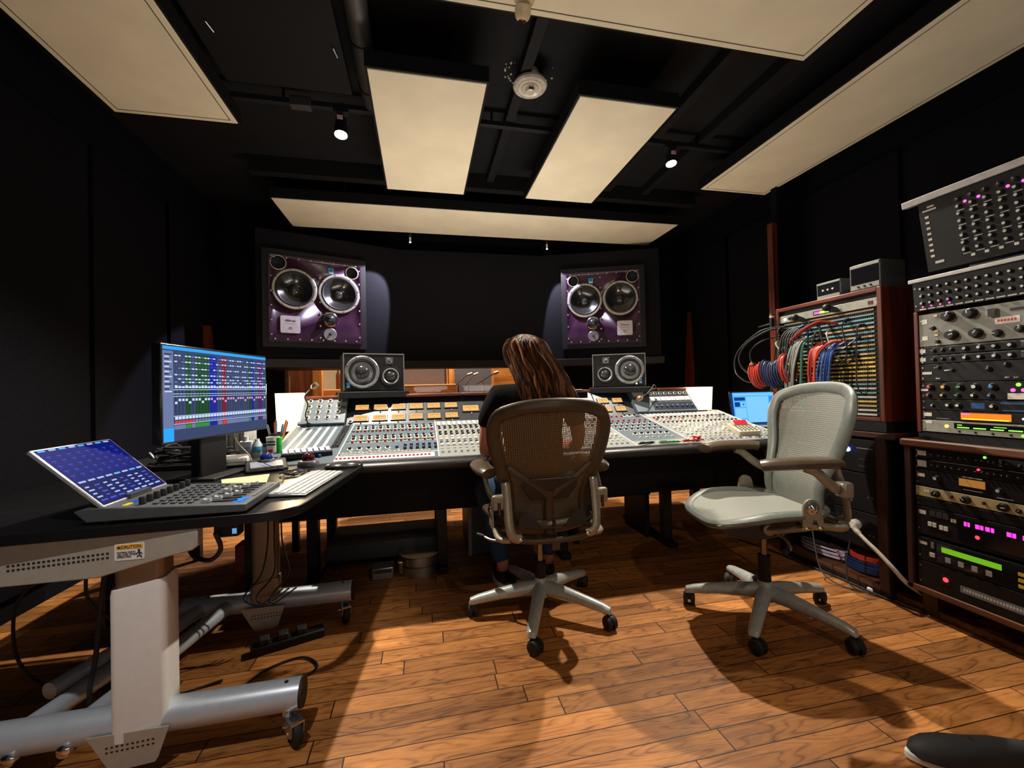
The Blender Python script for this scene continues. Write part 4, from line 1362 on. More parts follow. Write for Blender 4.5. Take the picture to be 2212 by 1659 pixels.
for i in range(8):
    u = .03 + i * .12
    tsc(u, u + .08, .01, .035, 2 if i % 2 else 3, 2)
    tsc(u, u + .09, .585, .612, 2 if i not in (4, 6) else 3, 2)
    for v in (.12, .20, .29, .38, .47):
        tsc(u + .01, u + .06, v, v + .012, 1, 2)
        tsc(u + .02, u + .04, v + .03, v + .038, 1, 2)
    for v in (.68, .74, .80, .86):
        tsc(u, u + .05 + .02 * ((i + int(v * 50)) % 2), v, v + .022, 2 if (i + int(v * 100)) % 3 else 1, 2)
    tsc(u, u + .085, .92, .945, 2 if i > 2 else 1, 2)
b.obj('screen', tm, ts, smooth=0)
B().box(-.05, .05, -.006, .03, -.01, .012).obj('hinge', M_DGREY, cs, loc=(.005, .17, .048))

# aluminium keyboard
kbd = thing('computer_keyboard', 'slim white and silver keyboard at the right edge of the desk', 'keyboard', (-.435, 1.765, .72), (0, 0, math.radians(82.8)))
B().poly([(-.205, -.066, .004), (-.205, .066, .004), (-.205, .066, .016), (-.205, -.066, .007)], (.41, 0, 0)).obj('case', mat('silver_aluminium', S(186, 186, 186), .35, .6), kbd, bevel=.002)
k0 = B().box(-.0085, .0085, -.0085, .0085, 0, .003).obj('key', mat('white_key', S(206, 204, 202), .5), kbd, loc=(-.190, -.052, .0085), bevel=.001)
for j in range(5):
    for i in range(19):
        if i or j:
            y = -.052 + j * .0215
            copy_part(k0, kbd, (-.190 + i * .0211, y, .0088 + (y + .052) * .068))
for x in (-.18, .18):
    B().cyl((x, 0, 0), (x, 0, .006), .01, n=8).obj('foot', M_RUBBER, kbd)

# pointing devices and small things on the desk
t = thing('trackball', 'dark red trackball on a grey base beside the keyboard', 'trackball', (-.545, 2.205, .72))
B().lathe((0, 0, 0), (0, 0, 1), [(.048, 0), (.05, .012), (.042, .026), (.030, .030)], 28).obj('base', mat('silver_trackball_base', S(110, 110, 114), .3, .4), t)
B().ball((0, 0, .034), .030, nu=20, nv=14).obj('ball', mat('ruby_ball', S(56, 6, 12), .12, noise=.5, scale=60), t)
b = B()
b.poly([(x, y, 0) for x, y in rrect(-.44, -.30, 2.06, 2.20, .03)], (0, 0, .012))
for i, c in enumerate(((-.40, 2.11, .006), (-.34, 2.14, .006))):
    b.ball(c, (.055, .05, .018), nu=14, nv=8)
o = b.obj('wrist_rest', mat('black_gel_pad', (.02, .02, .022), .3), loc=(0, 0, .72))
tag(o, 'glossy black gel pad at the far right corner of desk', 'wrist rest')
t = thing('trackball', 'blue trackball on a grey and black wedge beside white router', 'trackball', (-.715, 2.16, .72), (0, 0, .35))
B().poly([(-.085, -.075, 0), (-.085, .075, 0), (-.085, .075, .042), (-.085, -.075, .016)], (.17, 0, 0)).obj('base', M_BLACK, t, bevel=.006)
B().poly([(-.065, -.068, .020), (.065, -.068, .020), (.065, .01, .034), (-.065, .01, .034)], (0, 0, .006)).obj('button_plate', mat('silver_button_plate', S(150, 156, 170), .35, .3), t)
B().lathe((0, .025, .036), (0, 0, 1), [(.040, 0), (.036, .010), (.031, .012)], 24).obj('scroll_ring', M_DGREY, t)
B().ball((0, .025, .05), .028, nu=20, nv=14).obj('ball', mat('sapphire_ball', S(22, 40, 110), .1), t)
t = thing('mini_keypad', 'black keypad with blue-white keys on the console left front', 'keypad', (-.60, 2.40, .744), (.10, 0, .30))
B().box(-.12, .12, -.05, .05, 0, .026).obj('case', M_BLACK, t, bevel=.003)
kk = B().box(-.011, .011, -.010, .010, 0, .007).obj('key', mat('ice_blue_key', S(186, 200, 240), .4), t, loc=(-.102, -.035, .026), bevel=.001)
for j in range(4):
    for i in range(8):
        if i or j:
            copy_part(kk, t, (-.102 + i * .029, -.035 + j * .0235, .026))
t = thing('router_box', 'white flat plastic box left of the blue trackball', 'box', (-.925, 2.26, .7405), (0, 0, .25))
B().poly([(x, y, 0) for x, y in rrect(-.095, .095, -.07, .07, .02)], (0, 0, .036)).obj('case', M_WHITE, t, bevel=.006)
B().box(-.09, .09, -.072, -.0695, .014, .018).obj('seam', M_GREY, t)
t = thing('document_tray', 'white folders standing upright behind monitor neck', 'folder', (-1.04, 2.62, .74))
for i in range(5):
    B().box(-.07 + i * .028, -.05 + i * .028, 0, .18, 0, .15 - .012 * (i % 2)).obj('folder', M_WHITE if i % 2 else mat('pale_grey_card', S(180, 182, 184), .7), t)
t = thing('sanitizer_bottle', 'white pump bottle with blue print behind monitor', 'bottle', (-.925, 2.50, .74))
B().poly([(x, y, 0) for x, y in rrect(-.030, .030, -.016, .016, .010)], (0, 0, .085)).obj('bottle_body', mat('pale_blue_white_plastic', S(214, 222, 232), .35), t, bevel=.004)
B().cyl((0, 0, .085), (0, 0, .110), .012, n=14).obj('cap', M_WHITE, t)
b = B().box(-.020, .020, -.0172, -.0165, .045, .052).box(-.020, .016, -.0172, -.0165, .034, .040)
b.obj('label_print', M_SKY, t)
t = thing('water_bottle', 'small clear bottle with blue label beside the pump bottle', 'bottle', (-.868, 2.49, .74))
B().lathe((0, 0, 0), (0, 0, 1), [(.022, 0), (.024, .01), (.024, .065), (.012, .085), (.012, .095)], 18).obj('bottle_body', mat('clear_pale_plastic', S(206, 216, 222), .15), t)
B().lathe((0, 0, 0), (0, 0, 1), [(.0245, .025), (.0245, .055)], 18, cap=(False, False)).obj('label', M_SKY, t)
t = thing('paper_cup', 'white cup with black print and red mark beside green marker', 'cup', (-.80, 2.52, .74))
B().lathe((0, 0, 0), (0, 0, 1), [(.027, 0), (.034, .10), (.033, .10), (.026, .006)], 22).obj('cup_body', M_WHITE, t)
b = B()
for k in range(5):
    for z in (.06, .075):
        a = -2.3 + k * .30
        b.box(-.005, .005, -.001, .001, -.004, .004, 0, (0, 0, a + PI / 2), None)
        for v in b.bm.verts[-8:] if False else list(b.bm.verts)[-8:]:
            v.co += Vector((math.cos(a) * .0325, math.sin(a) * .0325, z))
b.obj('printed_letters', M_INK, t)
b = B()
b.box(-.012, .012, -.001, .001, -.008, .008, 0, None, None)
for v in b.bm.verts:
    v.co += Vector((-.004, -.0305, .026))
b.obj('red_mark', M_PENR, t)
t = thing('marker_pen', 'fat bright green marker standing beside the white cup', 'marker', (-.755, 2.475, .74))
B().cyl((0, 0, 0), (0, 0, .06), .014, n=16).obj('barrel', mat('neon_green_plastic', S(40, 190, 60), .4), t)
B().cyl((0, 0, .06), (0, 0, .10), .0155, .014, 16).obj('cap', mat('neon_green_cap', S(60, 210, 80), .4), t)
t = thing('pen_cup', 'dark mesh pen cup at the left end of the console', 'pen cup', (-.845, 2.72, .74))
B().lathe((0, 0, 0), (0, 0, 1), [(.042, 0), (.042, .10), (.040, .10), (.039, .004)], 22).obj('cup_body', M_DGREY, t)
for i, (m, n_, dx, dy) in enumerate(((M_STEEL, 'steel', -.020, -.01), (M_PENR, 'red', -.006, .006), (M_STEEL, 'second steel', .004, -.014), (M_SKY, 'light blue', .018, -.002), (mat('magenta_plastic', S(190, 30, 90), .4), 'magenta', .026, .012), (mat('amber_plastic', S(220, 160, 30), .4), 'amber', .030, -.012))):
    p = Vector((-.845 + dx * .6, 2.72 + dy, .748))
    q = Vector((-.845 + dx * 2.1, 2.72 + dy * 2, .74 + .155 + .012 * (i % 3)))
    o = thing('pen', n_ + ' pen standing in the dark mesh pen cup', 'pen', p, group='pens in the pen cup')
    B().cyl(p, p.lerp(q, .8), .006, n=10).obj('barrel', m, o, world=True)
    B().cyl(p.lerp(q, .8), q, .007, .005, 10).obj('cap', m, o, world=True)
tag(B().poly([(-.745, 1.79, .7205), (-.60, 1.80, .7205), (-.66, 2.03, .7205), (-.82, 1.96, .7205)], (0, 0, .003)).obj('note_sheet', mat('yellowed_paper', S(206, 196, 140), .8)), 'pale yellow paper sheet lying behind the control surface', 'paper')
b = B()
r5 = random.Random(4)
pts = []
for i in range(60):
    a = i * .62
    pts.append((-.55 + math.cos(a) * .042 * (1 + .4 * math.sin(i * .37)), 1.99 + math.sin(a) * .04 * (1 + .3 * math.cos(i * .53)), .725 + .012 * abs(math.sin(i * .9))))
b.tube(smooth_path(pts, 3), .0018, 6)
b.tube(smooth_path([pts[-1], (-.60, 2.06, .73), (-.68, 2.09, .75), (-.72, 2.12, .765)]), .0018, 6)
b.tube(smooth_path([pts[0], (-.56, 1.9, .724), (-.55, 1.83, .724), (-.57, 1.76, .723)]), .0018, 6)
tag(b.obj('cable_coil', M_RUBBER), 'thin black cable in a loose coil left of keyboard', 'cable')

# cables and clutter under the desk
def floor_cable(label, pts, r=.006, m=None, cat='cable', name='cable', group=None):
    b = B()
    b.tube(smooth_path(pts, 7), r, 8)
    return tag(b.obj(name, m or M_RUBBER), label, cat, group)
floor_cable('black cable hanging straight down behind the near desk column', [(-.97, 1.55, .56), (-1.0, 1.57, .40), (-1.02, 1.58, .25), (-1.03, 1.57, .16), (-1.05, 1.6, .012), (-1.2, 1.7, .008)], .007)
floor_cable('thin black cable hanging beside the straight cable under desk', [(-1.05, 1.6, .56), (-1.07, 1.63, .42), (-1.0, 1.66, .30), (-.97, 1.7, .12), (-.9, 1.74, .008), (-.75, 1.78, .008)], .005)
floor_cable('long looping cable on the floor at the far left', [(-1.20, 1.6, .50), (-1.36, 1.75, .35), (-1.38, 1.8, .15), (-1.28, 1.84, .012), (-1.12, 1.86, .008), (-1.0, 1.95, .008), (-1.05, 2.05, .008)], .005)
floor_cable('black cable trailing along the floor to the lower left', [(-1.03, 1.80, .008), (-1.12, 1.72, .008), (-1.2, 1.65, .008), (-1.27, 1.55, .008), (-1.33, 1.45, .008)], .005)
floor_cable('black cable drooping below the end of the side bracket', [(-.62, 1.44, .655), (-.615, 1.46, .60), (-.66, 1.5, .555), (-.73, 1.55, .555), (-.78, 1.6, .60)], .007)
floor_cable('thin cable sagging from the desk top to the far column', [(-.55, 1.5, .685), (-.52, 1.7, .64), (-.42, 1.95, .665), (-.36, 2.15, .686)], .0035)
for i, dx in enumerate((0, .03, -.025)):
    floor_cable(('left', 'middle', 'right')[(1, 2, 0)[i]] + ' of the thin cables hanging between the two desk columns', [(-.62 + dx, 1.95, .66), (-.63 + dx, 1.98, .45), (-.64 + dx * 2, 2.0, .30), (-.70 + dx * 2, 1.98, .22), (-.66 + dx, 1.96, .19), (-.58 + dx, 2.0, .23)], .0035, group='thin cables between the desk columns')
floor_cable('black cable lying on floor in the desk shadow', [(-.72, 1.62, .006), (-.62, 1.72, .006), (-.5, 1.70, .006), (-.42, 1.78, .006), (-.5, 1.86, .006), (-.62, 1.8, .006), (-.68, 1.66, .006)], .004)
t = thing('power_strip', 'black power strip on floor under the far desk foot', 'power strip', (-.58, 1.98, 0), (0, 0, .35))
B().box(-.14, .14, -.03, .03, 0, .035).obj('case', M_BLACK, t, bevel=.006)
for x in (-.09, -.02, .05):
    B().box(x - .02, x + .02, -.022, .022, .035, .060).obj('plug', M_RUBBER, t, bevel=.005)
t = thing('plug_adapter', 'small adapter with blue light under the right bracket end', 'adapter', (-.60, 1.48, .655))
B().box(-.035, .035, -.02, .025, -.022, .022).obj('case', M_BLACK, t, bevel=.005)
B().box(.018, .030, -.022, -.0205, -.012, .004).obj('indicator_lamp', glow('pale_blue_lamp', S(110, 170, 220), .7), t)
for i, (x, y) in enumerate(((-.98, 2.62), (-.90, 2.66))):
    tag(B().box(x - .035, x + .035, y - .05, y + .05, 0, .25 - i * .03).obj('storage_box', [mat('dusty_red_box', S(150, 70, 66), .7), M_WHITE][i], bevel=.004), ('red', 'white')[i] + ' box on the floor under the side shelf', 'box')

# ------------------------------------------------------------------ mesh office chairs
def lerp(a, b, t):
    return a + (b - a) * t
BACK = [(0, 1.012), (.12, 1.006), (.20, .988), (.245, .950), (.257, .890), (.246, .820), (.222, .740), (.197, .660), (.180, .580), (.176, .510), (.160, .470), (.10, .452), (0, .448)]
def back_y(x, z):
    """Depth of the back's surface: leaning, with a lumbar bulge and wrapped edges."""
    t = max(0., (z - .45) / .56)
    y = -.165 - .140 * t ** 1.4 + .032 * math.exp(-((t - .22) / .2) ** 2)
    return y + .055 * (abs(x) / .25) ** 2 * (.35 + .65 * t)
def half_w(z):
    for (x0, z0), (x1, z1) in zip(BACK, BACK[1:]):
        if z1 <= z <= z0:
            return lerp(x0, x1, (z0 - z) / (z0 - z1) if z0 != z1 else 0)
    return 0
def make_chair(label, loc, rz, base_a, lift, M_FR, M_MESH, M_PAD, M_LINK, M_BASE, cover):
    t = thing('office_chair', label, 'chair', loc, (0, 0, rz), 'mesh-backed office chairs')
    L_ = lift
    # five-star base
    B().lathe((0, 0, 0), (0, 0, 1), [(.034, .075), (.040, .09), (.038, .13), (.031, .15), (.029, .165)], 24).obj('hub', M_BASE, t)
    for k in range(5):
        a = base_a - rz + k * 2 * PI / 5
        d = Vector((math.cos(a), math.sin(a), 0))
        e = d * .325
        pts = [d * .02 + Vector((0, 0, .115)), d * .10 + Vector((0, 0, .112)), d * .20 + Vector((0, 0, .100)), d * .30 + Vector((0, 0, .084)), d * .332 + Vector((0, 0, .076)), d * .340 + Vector((0, 0, .066))]
        lg = B().tube(pts, [(.036, .032), (.033, .030), (.026, .026), (.021, .024), (.018, .022), (.007, .016)], 12, e=(0, 0, 1)).obj('base_leg', M_BASE, t)
        c = B().cyl(e + Vector((0, 0, .052)), e + Vector((0, 0, .075)), .010, n=10).obj('caster', M_RUBBER, t)
        ca = a + (1.1, -.7, .5, 2.4, -1.6)[k]
        cd = Vector((math.cos(ca), math.sin(ca), 0))
        s = Vector((-cd.y, cd.x, 0))
        w = e + cd * .016 + Vector((0, 0, .0305))
        for q in (-1, 1):
            B().lathe(w + s * q * .006, s * q, [(.0305, 0), (.0305, .010), (.027, .017), (.018, .020), (.010, .019), (.006, .021)], 24).obj('wheel', M_RUBBER, c)
        B().poly([w - s * .006 + cd * (.030 * math.cos(u)) + Vector((0, 0, .030 * math.sin(u) + .004)) for u in [PI * v / 8 for v in range(9)]], s * .012).obj('caster_hood', M_BLACK, c)
    B().cyl((0, 0, .165), (0, 0, .24 + L_), .026, n=18).obj('column_sleeve', M_BLACK, t)
    B().cyl((0, 0, .24 + L_), (0, 0, .37 + L_), .014, n=16).obj('gas_lift', mat('warm_steel', S(150, 140, 132), .25, .9), t)  # slightly warm grey steel
    # tilt mechanism
    b = B()
    rings = [b.verts([(x * s, y, z) for x, z in ((-.085, zt_), (.085, zt_), (.07, zb_), (-.07, zb_))]) for y, s, zt_, zb_ in ((-.13, .55, .425 + L_, .385 + L_), (-.05, 1, .430 + L_, .345 + L_), (.08, 1, .430 + L_, .325 + L_), (.19, .95, .435 + L_, .350 + L_), (.235, .8, .435 + L_, .400 + L_))]
    b.loft(rings)
    b.obj('tilt_housing', mat('dark_tilt_casting', S(58, 60, 60), .45, .2), t, bevel=.008)
    for sx in (-1, 1):
        k = B()
        k.tube(smooth_path([(sx * .085, .03, .385 + L_), (sx * .13, .02, .395 + L_), (sx * .20, -.03, .425 + L_), (sx * .225, -.10, .440 + L_), (sx * .225, -.19, .430 + L_), (sx * .185, -.225, .435 + L_)]), (.014, .020), 12)
        k.obj('yoke_arm', M_LINK, t)
        B().lathe((sx * .085, .03, .385 + L_), (sx, 0, 0), [(.026, 0), (.026, .012), (.018, .018)], 18).obj('pivot_cap', M_LINK, t)
        # seat hanger with its round pivot
        h = B().poly([(sx * .236, y, z + L_) for y, z in [(-.055 + .036 * math.cos(v * PI / 8), .520 + .036 * math.sin(v * PI / 8)) for v in range(9)] + [(-.105, .445), (-.080, .442), (-.072, .470), (-.058, .470), (-.052, .442), (-.015, .442), (-.016, .48)]], (sx * .010, 0, 0)).obj('seat_hanger', M_LINK, t, bevel=.002)
        B().lathe((sx * .246, -.055, .520 + L_), (sx, 0, 0), [(.026, 0), (.026, .004), (.018, .005), (.018, .003), (.011, .006), (.008, .010), (.0005, .012)], 20, cap=(True, False)).obj('pivot_ring', M_CHROME, h)
        for y in (-.09, -.035):
            B().ball((sx * .236, y, .438 + L_), (.013, .018, .010), nu=12, nv=8).obj('hanger_toe', M_CHROME, h)
    B().tube(smooth_path([(-.05, .0, .372 + L_), (-.12, -.02, .355 + L_), (-.22, .02, .352 + L_), (-.26, .06, .360 + L_)]), .006, 8).obj('lever', M_LINK, t)
    B().cyl((-.26, .06, .360 + L_), (-.29, .09, .364 + L_), .011, n=10).obj('lever_knob', M_BLACK, t)
    # seat: dished mesh in a moulded frame
    def seat_pt(u, v):
        w = .245 - .035 * (1 - v) ** 2 - .02 * max(0, v - .75) * 4
        x = u * w
        y = lerp(-.205, .300, v)
        z = .478 + L_ + .012 * abs(u) ** 3 - .055 * max(0, (v - .5) / .5) ** 2 - .012 * (1 - abs(u) ** 2) * math.sin(PI * min(1, v * 1.1)) + .045 * max(0, (.18 - v) / .18) ** 2 * (abs(u) ** 2)
        return Vector((x, y, z))
    def outline(n=48):
        o = []
        for i in range(n):
            a = 2 * PI * i / n
            ca, sa = math.cos(a), math.sin(a)
            u = math.copysign(abs(ca) ** .55, ca)
            v = .5 + .5 * math.copysign(abs(sa) ** .62, sa)
            o.append(seat_pt(u, v))
        return o
    b = B()
    o = outline()
    c = [p.lerp(seat_pt(0, .5), .14) for p in o]
    b.tube([p.lerp(q, .35) + Vector((0, 0, -.006)) for p, q in zip(o, c)], [(.019, .030)] * len(o), 10, closed=True, e=(0, 0, 1))
    b.obj('seat_frame', M_FR, t)
    b = B()
    R0 = b.verts([p.lerp(q, .2) + Vector((0, 0, .006)) for p, q in zip(o, c)])
    prev = R0
    ctr = seat_pt(0, .5)
    n = len(o)
    for k in range(1, 7):
        f = k / 7
        nx = []
        for p in o:
            q = p.lerp(ctr, f)
            v = (q.y + .205) / .505
            q.z = seat_pt(max(-1, min(1, q.x / .24)), v).z + .006
            nx.append(q)
        nx = b.verts(nx)
        for i in range(n):
            b.face([prev[i], prev[(i + 1) % n], nx[(i + 1) % n], nx[i]])
        prev = nx
    b.face(prev)
    b.obj('seat_mesh', M_MESH, t)
    b = B()
    lip = [seat_pt(u / 6, 1.0) for u in range(-5, 6)]
    b.tube([p + Vector((0, -.035, .004)) for p in lip], [(.008, .030)] * len(lip), 10, e=(0, 0, 1))
    b.obj('seat_front_pad', M_FR, t)
    # back frame
    pts = [(x, z) for x, z in BACK] + [(-x, z) for x, z in reversed(BACK[1:-1])]
    P = [Vector((x * .965, back_y(x, z), z - (.012 if z > .98 else 0) + L_)) for x, z in pts]
    fr = []
    k = len(P)
    Q = []
    for i in range(k):
        for s in range(3):
            f = s / 3
            p0, p1, p2, p3 = P[i - 1], P[i], P[(i + 1) % k], P[(i + 2) % k]
            Q.append(.5 * (2 * p1 + (p2 - p0) * f + (2 * p0 - 5 * p1 + 4 * p2 - p3) * f * f + (3 * p1 - p0 - 3 * p2 + p3) * f ** 3))
    rad = []
    for q in Q:
        z = q.z - L_
        rad.append((.016, .024 + .010 * max(0, min(1, (z - .50) / .25)) * (1 if z < .93 else .6)))
    B().tube(Q, rad, 12, closed=True, e=(0, 1, 0)).obj('back_frame', M_FR, t)
    # back mesh: separate upright strands and a few cross threads, open between
    b = B()
    N = 64
    Zs = [.462 + .535 * i / 30 for i in range(31)]
    for i in range(N + 1):
        x = -.235 + .47 * i / N
        run = []
        for z in Zs:
            if half_w(z) - .012 > abs(x):
                run.append(z)
        if len(run) < 2:
            continue
        w = .47 / N * cover * .5
        va = b.verts([(x - w, back_y(x, z), z + L_) for z in run])
        vb = b.verts([(x + w, back_y(x, z), z + L_) for z in run])
        for q in range(len(run) - 1):
            b.face([va[q], vb[q], vb[q + 1], va[q + 1]])
    for j in range(60):
        z = .462 + .535 * j / 60
        h = half_w(z) - .010
        if h < .03:
            continue
        xs = [-h + 2 * h * i / 16 for i in range(17)]
        wz = .0034 * cover
        va = b.verts([(x, back_y(x, z) + .0008, z + L_ - wz / 2) for x in xs])
        vb = b.verts([(x, back_y(x, z) + .0008, z + L_ + wz / 2) for x in xs])
        for q in range(16):
            b.face([va[q], va[q + 1], vb[q + 1], vb[q]])
    b.obj('back_mesh', M_MESH, t)
    # lumbar pad and Y-shaped spine on the rear
    b = B()
    pad = [(-.115, .700), (.115, .700), (.125, .66), (.085, .60), (-.085, .60), (-.125, .66)]
    b.poly([(x, back_y(x, z) - .016, z + L_ - .02) for x, z in pad], (0, -.012, 0))
    b.obj('lumbar_pad', mat('dark_lumbar_foam', S(44, 42, 38), .6), t, bevel=.004)
    b = B()
    for sx in (-1, 1):
        pts = [(sx * .190, .735), (sx * .12, .685), (sx * .055, .640), (sx * .012, .605)]
        b.tube([Vector((x, back_y(x, z) - .030 + .02 * (abs(x) > .15), z + L_)) for x, z in pts], [(.006, .012)] * 3 + [(.009, .018)], 10, e=(0, 1, 0))
    b.tube([Vector((0, back_y(0, z) - .030, z + L_)) for z in (.625, .58, .52, .47, .43)], [(.009, .024), (.008, .019), (.008, .019), (.008, .021), (.008, .022)], 10, e=(0, 1, 0))
    b.obj('spine_bracket', M_FR, t)
    B().poly([(x, -.232, z + L_) for x, z in rrect(-.006, .006, .478, .505, .005)], (0, -.016, 0)).obj('spine_slot', M_INK, t)
    for sx in (-1, 1):
        pa = [Vector((sx * .045, -.225, .468 + L_)), Vector((sx * .155, -.215, .474 + L_)), Vector((sx * .150, -.218, .525 + L_)), Vector((sx * .118, -.222, .545 + L_)), Vector((sx * .075, -.226, .51 + L_))]
        B().poly(pa, (0, -.006, 0)).obj('sacral_pad', mat('dark_lumbar_foam', S(44, 42, 38)), t, bevel=.006)
    # J-shaped side links with bolts
    for sx in (-1, 1):
        pts = smooth_path([(sx * .200, back_y(.19, .66) - .028, .668 + L_), (sx * .198, -.215, .60 + L_), (sx * .196, -.232, .52 + L_), (sx * .190, -.240, .470 + L_), (sx * .172, -.240, .446 + L_), (sx * .145, -.238, .438 + L_)], 4)
        lk = B().tube(pts, [(.010, .019)] * len(pts), 10, e=(0, 1, 0)).obj('back_link', M_LINK, t)
        for x, z, y in ((.200, .662, back_y(.19, .66) - .036), (.150, .440, -.247)):
            B().lathe((sx * x, y, z + L_), (0, -1, 0), [(.009, 0), (.009, .003), (.005, .005)], 14).obj('bolt', M_CHROME, lk)
    B().tube(smooth_path([(-.185, -.225, .435 + L_), (-.10, -.248, .428 + L_), (0, -.252, .426 + L_), (.10, -.248, .428 + L_), (.185, -.225, .435 + L_)]), (.013, .012), 10).obj('rear_crossbar', M_FR, t)
    B().box(-.018, .018, -.262, -.16, .385 + L_, .432 + L_).obj('tilt_arm', M_FR, t, bevel=.004)
    # arms
    for sx in (-1, 1):
        b = B()
        X0 = sx * .275
        pts = [(X0 - sx * .02, -.145, .700), (X0 - sx * .006, -.11, .706), (X0, -.03, .708), (X0, .06, .706), (X0 - sx * .012, .125, .701), (X0 - sx * .024, .152, .694)]
        b.tube(smooth_path([(x, y, z + L_) for x, y, z in pts], 4), [(.010, .020)] + [(.024, .042 + .006 * math.sin(i / 19 * PI)) for i in range(19)] + [(.010, .022)], 14, e=(0, 0, 1))
        b.obj('arm_pad', M_PAD, t)
        st = B().tube(smooth_path([(sx * .262, -.02, .688 + L_), (sx * .268, -.06, .670 + L_), (sx * .262, -.11, .625 + L_), (sx * .250, -.150, .598 + L_), (sx * .222, -.185, .590 + L_)]), [(.010, .020)] * 24 + [(.012, .026)], 12, e=(1, 0, 0)).obj('arm_stem', M_LINK, t)
        B().box(min(sx * .205, sx * .262), max(sx * .205, sx * .262), -.218, -.172, .558 + L_, .622 + L_).obj('arm_clamp', M_LINK, st, bevel=.010)
        B().cyl((sx * .232, -.222, .592 + L_), (sx * .232, -.222, .542 + L_), .007, n=10).obj('clamp_lever', M_FR, st)
    return t
M_FR1 = mat('shaded_taupe_frame', S(74, 58, 42), .45, .15)  # seated chair: dim warm light put into the frame and mesh colours
M_FR2 = mat('lit_grey_frame', S(110, 116, 110), .45, .1)  # empty chair: frame and mesh paler, carrying the light from the spots
M_MS1 = mat('shaded_brown_mesh', S(112, 86, 52), .6, noise=.2, scale=200)
M_MS2 = mat('lit_grey_mesh', S(134, 137, 129), .6, noise=.10, scale=200)
M_PAD = mat('brown_arm_vinyl', S(82, 68, 52), .34)
M_LK1 = mat('cast_alloy_links', S(160, 150, 132), .38, .4)
M_BS = mat('polished_chair_base', S(184, 188, 184), .34, .25)
C1 = make_chair('mesh office chair the long-haired person sits in, seen from behind', (.54, 1.968, 0), 0.0, math.radians(-112.5), 0, M_FR1, M_MS1, M_PAD, M_LK1, M_BS, .62)
C2 = make_chair('empty pale grey mesh office chair standing at the right', (1.525, 1.665, 0), math.radians(78), math.radians(-140), .042, M_FR2, M_MS2, M_PAD, M_LK1, M_BS, .86)

# ------------------------------------------------------------------ the person
def skin(name, nodes, edges, m, parent=None, sub=2, root=0):
    """One continuous surface grown over a skeleton; NODES: (point, radius or (rx, ry))."""
    me = bpy.data.meshes.new(name)
    me.from_pydata([n[0] for n in nodes], edges, [])
    o = bpy.data.objects.new(name, me)
    COL.objects.link(o)
    s = o.modifiers.new('skin', 'SKIN')
    s.use_smooth_shade = True
    for v, n in zip(me.skin_vertices[0].data, nodes):
        v.radius = n[1] if isinstance(n[1], tuple) else (n[1], n[1])
    me.skin_vertices[0].data[root].use_root = True
    q = o.modifiers.new('sub', 'SUBSURF')
    q.levels = q.render_levels = sub
    dg = bpy.context.evaluated_depsgraph_get()
    em = bpy.data.meshes.new_from_object(o.evaluated_get(dg))
    bpy.data.objects.remove(o)
    em.materials.clear()
    em.materials.append(m)
    return link(name, em, parent, smooth=180)
M_SKIN = mat('skin', S(196, 128, 104), .5, noise=.06, scale=14, spec=.4)
M_SHIRT = mat('black_cotton', (.0045, .0045, .005), .9, noise=.3, scale=90, bump=.15, spec=.12)
M_JEAN = mat('blue_denim', S(36, 62, 94), .85, noise=.25, scale=120, bump=.2)
M_HAIR = mat('brown_wavy_hair', S(70, 42, 26), .6, noise=.45, scale=18, stretch=(6, 6, .8), spec=.22)
M_HAIR2 = mat('lighter_hair_strand', S(124, 80, 50), .55, noise=.35, scale=18, stretch=(6, 6, .8), spec=.25)
pr = thing('person', 'person with long wavy brown hair and black t-shirt seated at the console', 'person', (.54, 2.008, 0))
HC_ = Vector((.525, 2.085, 1.225))
nodes = [((0, -.02, .56), (.150, .105)), ((0, 0, .70), (.125, .085)), ((-.005, .035, .86), (.140, .090)), ((-.008, .055, 1.00), (.125, .080)), ((-.010, .065, 1.075), (.055, .052)), ((-.012, .085, 1.125), (.048, .050))]
nodes += [((-.014, .11, 1.175), (.060, .070)), ((-.016, .125, 1.235), (.074, .092)), ((-.016, .120, 1.290), (.060, .076)), ((-.016, .115, 1.312), (.030, .036))]
E_ = [(0, 1), (1, 2), (2, 3), (3, 4), (4, 5), (5, 6), (6, 7), (7, 8), (8, 9)]
def arm(sx, pts):
    i0 = len(nodes)
    for p, r in pts:
        nodes.append((p, r))
    E_.append((3, i0))
    for k in range(len(pts) - 1):
        E_.append((i0 + k, i0 + k + 1))
    return len(nodes) - 1
LW = arm(-1, [((-.17, .05, 1.035), .058), ((-.215, .045, .95), .047), ((-.235, .05, .84), .040), ((-.238, .06, .765), .036), ((-.215, .16, .752), .034), ((-.185, .27, .758), .025), ((-.175, .315, .762), (.020, .032)), ((-.170, .355, .762), (.016, .036))])
RW = arm(1, [((.165, .05, 1.03), .058), ((.215, .04, .95), .047), ((.245, .045, .84), .040), ((.245, .06, .768), .036), ((.215, .16, .755), .034), ((.175, .27, .760), .025), ((.165, .315, .764), (.020, .032)), ((.160, .355, .764), (.016, .036))])
def limb(start, pts):
    i0 = len(nodes)
    for p, r in pts:
        nodes.append((p, r))
    E_.append((start, i0))
    for k in range(len(pts) - 1):
        E_.append((i0 + k, i0 + k + 1))
